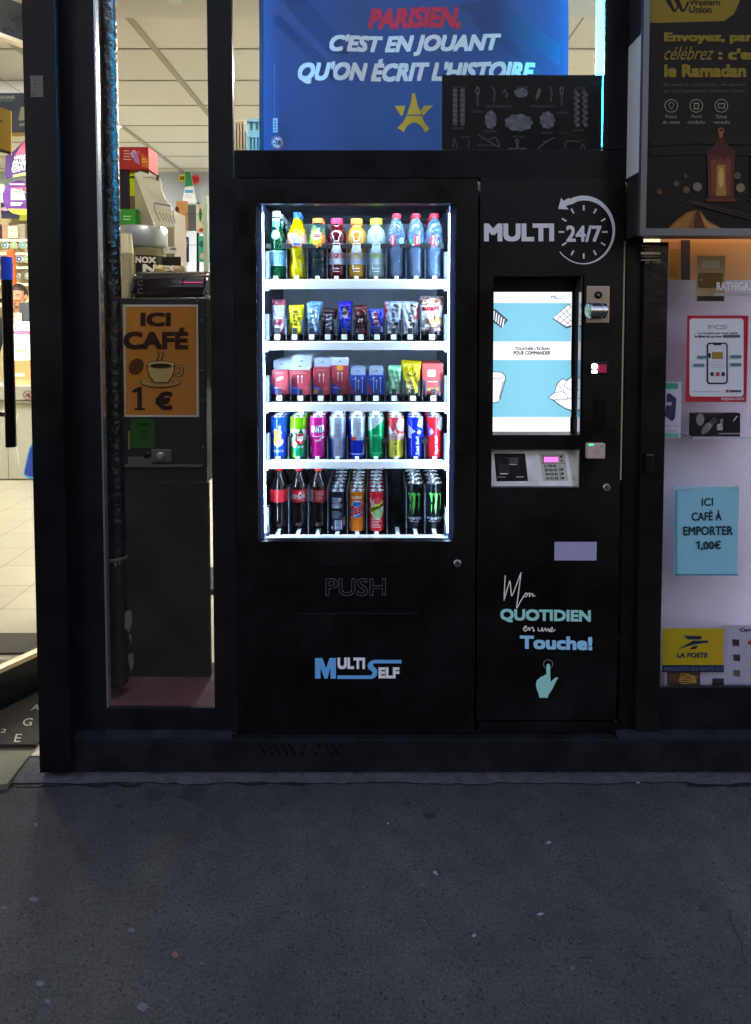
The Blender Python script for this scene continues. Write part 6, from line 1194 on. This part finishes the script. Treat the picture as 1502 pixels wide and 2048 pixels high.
# ------------------------------------------------------------------ side window
YWB = .17
bm = B(); x0_, x1_ = px_(1322, YWB), px_(1322, YWB)+.70; box(bm, (x0_, YWB, pz(1378, YWB)), (x1_, YWB+.012, pz(560, YWB))); box(bm, (x0_, YWB, pz(470, YWB)), (x1_, YWB+.012, 2.6)); tag(obj('display_backing', bm, pm('#cfc6d2', .7, var=.05, vscale=4)), 'plain pale backing board closing the side window display', 'board')
led('light_tube', 'upright lilac light tube at the far jamb of the side window', 1668, 500, 1678, 1360, .07, (.90, .80, 1.), 29.)
led('light_tube', 'amber light tube above the side window display, behind the poster case', 1345, 446, 1720, 452, .07, (1., .62, .32), 13.)
a = Art(); bm = B(); bpx(bm, 1322, 470, 1720, 562, YWB+.02, YWB+.03); a.rect(1340, 498, 1358, 560, '#c88c3c'); a.rect(1398, 512, 1448, 590, '#b89048'); a.rect(1400, 546, 1444, 590, '#6a5228'); a.text('PCS', 1404, 528, 1440, 536, '#8a6a3c', .0); a.rect(1362, 480, 1380, 600, '#4a4048'); ms = a.emit_into(bm, flat(YWB+.0195), [paper('#d8a468')], paper); tag(obj('amber_board', bm, ms), 'amber printed board at the top of the side window', 'board')
a = Art(); a.rect(1394, 592, 1448, 602, '#3a2f30'); a.rect(1404, 520, 1440, 536, '#cfc2a8'); a.rect(1396, 546, 1446, 576, '#7a5c2a'); a.ell(1402, 560, 2, 2, '#d8c8b0'); sheet('card_leaflet', a, 1392, 512, 1450, 603, .045, '#c2a878', 'tan leaflet with a dark card picture at the top of the side window', 'leaflet')
a = Art(); a.text('RATHIGA..', 1433, 564, 1504, 581, '#ffffff', .03); a.rect(1428, 586, 1504, 592, '#b9beba'); art = art_obj('window_words', a, .0215, paper); tag(art, 'white lettering just behind the side window glass', 'lettering')  # white words laid flat behind the pane
sf_ = '#fbf8ff'
a = Art(); a.rrect(1379, 637, 1487, 793, 6, sf_); a.text('PCS', 1416, 650, 1454, 658, '#c83a4a', .0, outline=.02); a.text('Le compte qui vous laisse', 1396, 664, 1475, 669, '#2a2430', .02); a.text('la liberté et vos', 1389, 670, 1442, 675, '#2a2430', .02); a.rrect(1445, 669.5, 1480, 675, 2.5, '#5a6a70')
a.rrect(1413, 685, 1455, 768, 6, '#221c24'); a.rrect(1416, 688, 1452, 765, 4, '#f0eef4'); a.rect(1426, 687, 1442, 690.5, '#221c24'); a.rect(1423, 704, 1445, 718, '#b08a3c'); a.rect(1416, 706, 1421, 716, '#2a2430'); a.lines(1420, 722, 1450, 737, 3, '#c8c4d0', .2)
for k, c in enumerate(('#3a3440', '#c83a4a', '#4a3040')): a.rrect(1420+11*k, 744, 1427+11*k, 752, 2, c)
for x0, y0 in ((1393, 711), (1385, 727), (1459, 710), (1459, 726)): a.rrect(x0, y0, x0+23, y0+6, 3, '#5c8c9c')
a.rect(1451, 779, 1456, 784, '#c8283a'); a.rect(1458, 780, 1481, 783.5, '#3a2c48'); a.text('mypcs.com', 1441, 795, 1487, 802, '#f0d8dc', .02); a.lines(1384, 781, 1444, 784, 1, '#b8b0c0', .3)
sheet('red_framed_poster', a, 1373, 631, 1495, 804, .042, '#c8283e', 'white poster with a red border and a phone drawing in the side window', 'poster')
a = Art(); a.rect(1322, 766, 1356, 778, '#54b088'); a.poly([(1334, 787), (1340, 787), (1353, 797), (1350, 836), (1344, 843), (1330, 832), (1333, 800)], '#2c2c50'); a.poly([(1336, 790), (1351, 799), (1348, 834), (1344, 838), (1333, 830)], '#3a3a66'); a.rect(1331, 804, 1343, 811, '#c8c4d0'); a.rect(1324, 866, 1357, 874, '#7ac0a4'); a.rect(1324, 851, 1360, 852, '#8a8494'); a.lines(1330, 860, 1356, 864, 1, '#aaa4b4', .4)
sheet('phone_leaflet', a, 1322, 764, 1362, 876, .042, '#dcd8e6', 'pale leaflet with a dark phone and green bars at the edge of the side window', 'leaflet')
t = thing('bulb_package', 'dark boxed light bulb on the inner shelf of the side window', 'bulb package', at(1432, 874, .06))
bm = B(); bpx(bm, 1386, 827, 1480, 874, .07, .10); a = Art(); a.text('B', 1434, 846, 1445, 860, '#d8d0cc', .03, rot=-90); a.rect(1440, 838, 1446, 845, '#a09890'); a.rect(1448, 826, 1480, 874, '#1c1216'); a.ell(1400, 839, 8, 12, '#9a948c'); a.rect(1437, 866, 1480, 868, '#b8a8a4'); a.stroke([(1466, 842), (1474, 832)], 2.4, '#cfc8c8')
ms = a.emit_into(bm, flat(.07), [paper('#241a1e')], gloss); obj('carton', bm, ms, t)
bm = B(); p0, p1, p2 = at(1404, 868, .062), at(1418, 850, .062), at(1430, 836, .062); tube(bm, [p0, p0.lerp(p1, .4), p1, p1.lerp(p2, .2)], [.004, .011, .012, .009], 14); obj('bulb_glass', bm, pm('#cfc8bc', .1, trans=.6), t, 60)
bm = B(); tube(bm, [p1.lerp(p2, .15), p2], [.0095, .0085], 14); obj('bulb_base', bm, pm('#4a4648', .3, .8), t)
bm = B(); q = B(); bpx(bm, 1386, 874.5, 1500, 878, .055, .168); tag(obj('inner_shelf', bm, pm('#cfc8d8', .3)), 'thin pale shelf holding the bulb package', 'shelf')
a = Art(); INK2 = '#1a2c38'; a.text('ICI', 1403, 996, 1426, 1012, INK2, .02, skew=-1); a.text('CAFÉ À', 1383, 1020, 1443, 1041, INK2, .02, skew=-1); a.text('EMPORTER', 1366, 1052, 1465, 1070, INK2, .02, skew=-1); a.poly([(1390, 1085), (1396, 1081), (1398.5, 1081), (1398.5, 1097), (1395, 1097), (1395, 1085), (1391, 1087)], INK2); a.text(',00€', 1401, 1081, 1441, 1100, INK2, .02, skew=-1)
for pts in ([(1348, 978), (1390, 975), (1388, 978), (1350, 981)], [(1462, 972), (1477, 970), (1476, 975), (1466, 977)]): a.poly(pts, '#b8d0dc')  # painted highlights of the clear sleeve
a.rect(1350, 980, 1353, 1150, '#5aa8c4'); a.rect(1349, 1147, 1476, 1150, '#4a94b4')
sheet('blue_notice', a, 1349, 974, 1476, 1150, .040, '#a4e2f8', 'blue paper notice in a clear sleeve on the side window', 'notice')
a = Art(); NB = '#1f2c50'; a.poly([(1366, 1271), (1402, 1272), (1404, 1277), (1398, 1279), (1376, 1279)], NB); a.poly([(1354, 1299), (1386, 1281), (1417, 1281), (1416, 1285), (1384, 1290)], NB); a.poly([(1378, 1299), (1386, 1292), (1396, 1291), (1392, 1298)], NB); a.text('LA POSTE', 1354, 1305, 1415, 1315, NB, .03); a.rect(1324, 1330, 1447, 1344, '#1c2440'); a.text('PRODUITS EN VENTE ICI', 1328, 1333, 1444, 1341, '#5c6480', .03)
sheet('yellow_post_sign', a, 1324, 1257, 1447, 1330, .036, '#d2b012', 'yellow post office sign with a dark arrow emblem low in the side window', 'sign')
a = Art(); a.text('Carré de', 1480, 1256, 1525, 1263, '#2a2440', .03, shear=.2)
for x, y, c in ((1464, 1278, '#4a3a3c'), (1466, 1308, '#4a3c40'), (1466, 1339, '#7a6a64'), (1502, 1340, '#4a3c40')): a.poly([(x, y), (x+14, y+1), (x+14, y+14), (x+1, y+13)], c)
a.poly([(1494, 1284), (1506, 1276), (1512, 1292), (1500, 1290)], '#c02a3a'); a.rect(1334, 1344, 1400, 1371, '#5a4632'); a.rect(1424, 1356, 1447, 1370, '#3a2f2c')
for k in range(6): a.stroke([(1360+random.uniform(-4, 4), 1350+3*k), (1372+random.uniform(-6, 6), 1346+4*k), (1388+6*random.random(), 1354+2*k)], 1.6, '#e2a83c')  # orange reflection in the pane painted onto the sheet
a.rect(1342, 1370, 1404, 1374, '#2a2030'); a.rect(1458, 1370, 1466, 1373, '#2a2030'); a.rect(1484, 1370, 1500, 1373, '#2a2030')
sheet('stamp_sheet', a, 1330, 1250, 1560, 1374, .048, '#c9bfd4', 'pale sheet with small dark squares behind the yellow post sign', 'leaflet')
a = Art(); a.text('05.00.10.00.00', 1284, 490, 1320, 493, '#b8a88c', .02); a.rect(1281.5, 504, 1321, 509, '#cfc2a8'); a.lines(1283, 511, 1320, 516, 1, '#8a7a60', .3); a.rect(1281.5, 519.5, 1321, 521, '#cfc2a8'); a.text('24  0.00', 1290, 523, 1320, 527, '#a89878', .02); a.lines(1283, 496, 1318, 501, 1, '#8a7a60', .3); art_obj('reflected_print', a, -.0123, parent=sf)  # reflected receipts drawn onto the pillar front
bm = B(); bpx(bm, 1291, 908, 1309, 948, -.028, -.012, 0, .005); obj('letter_plate', bm, pm('#0b0b0d', .3), sf)
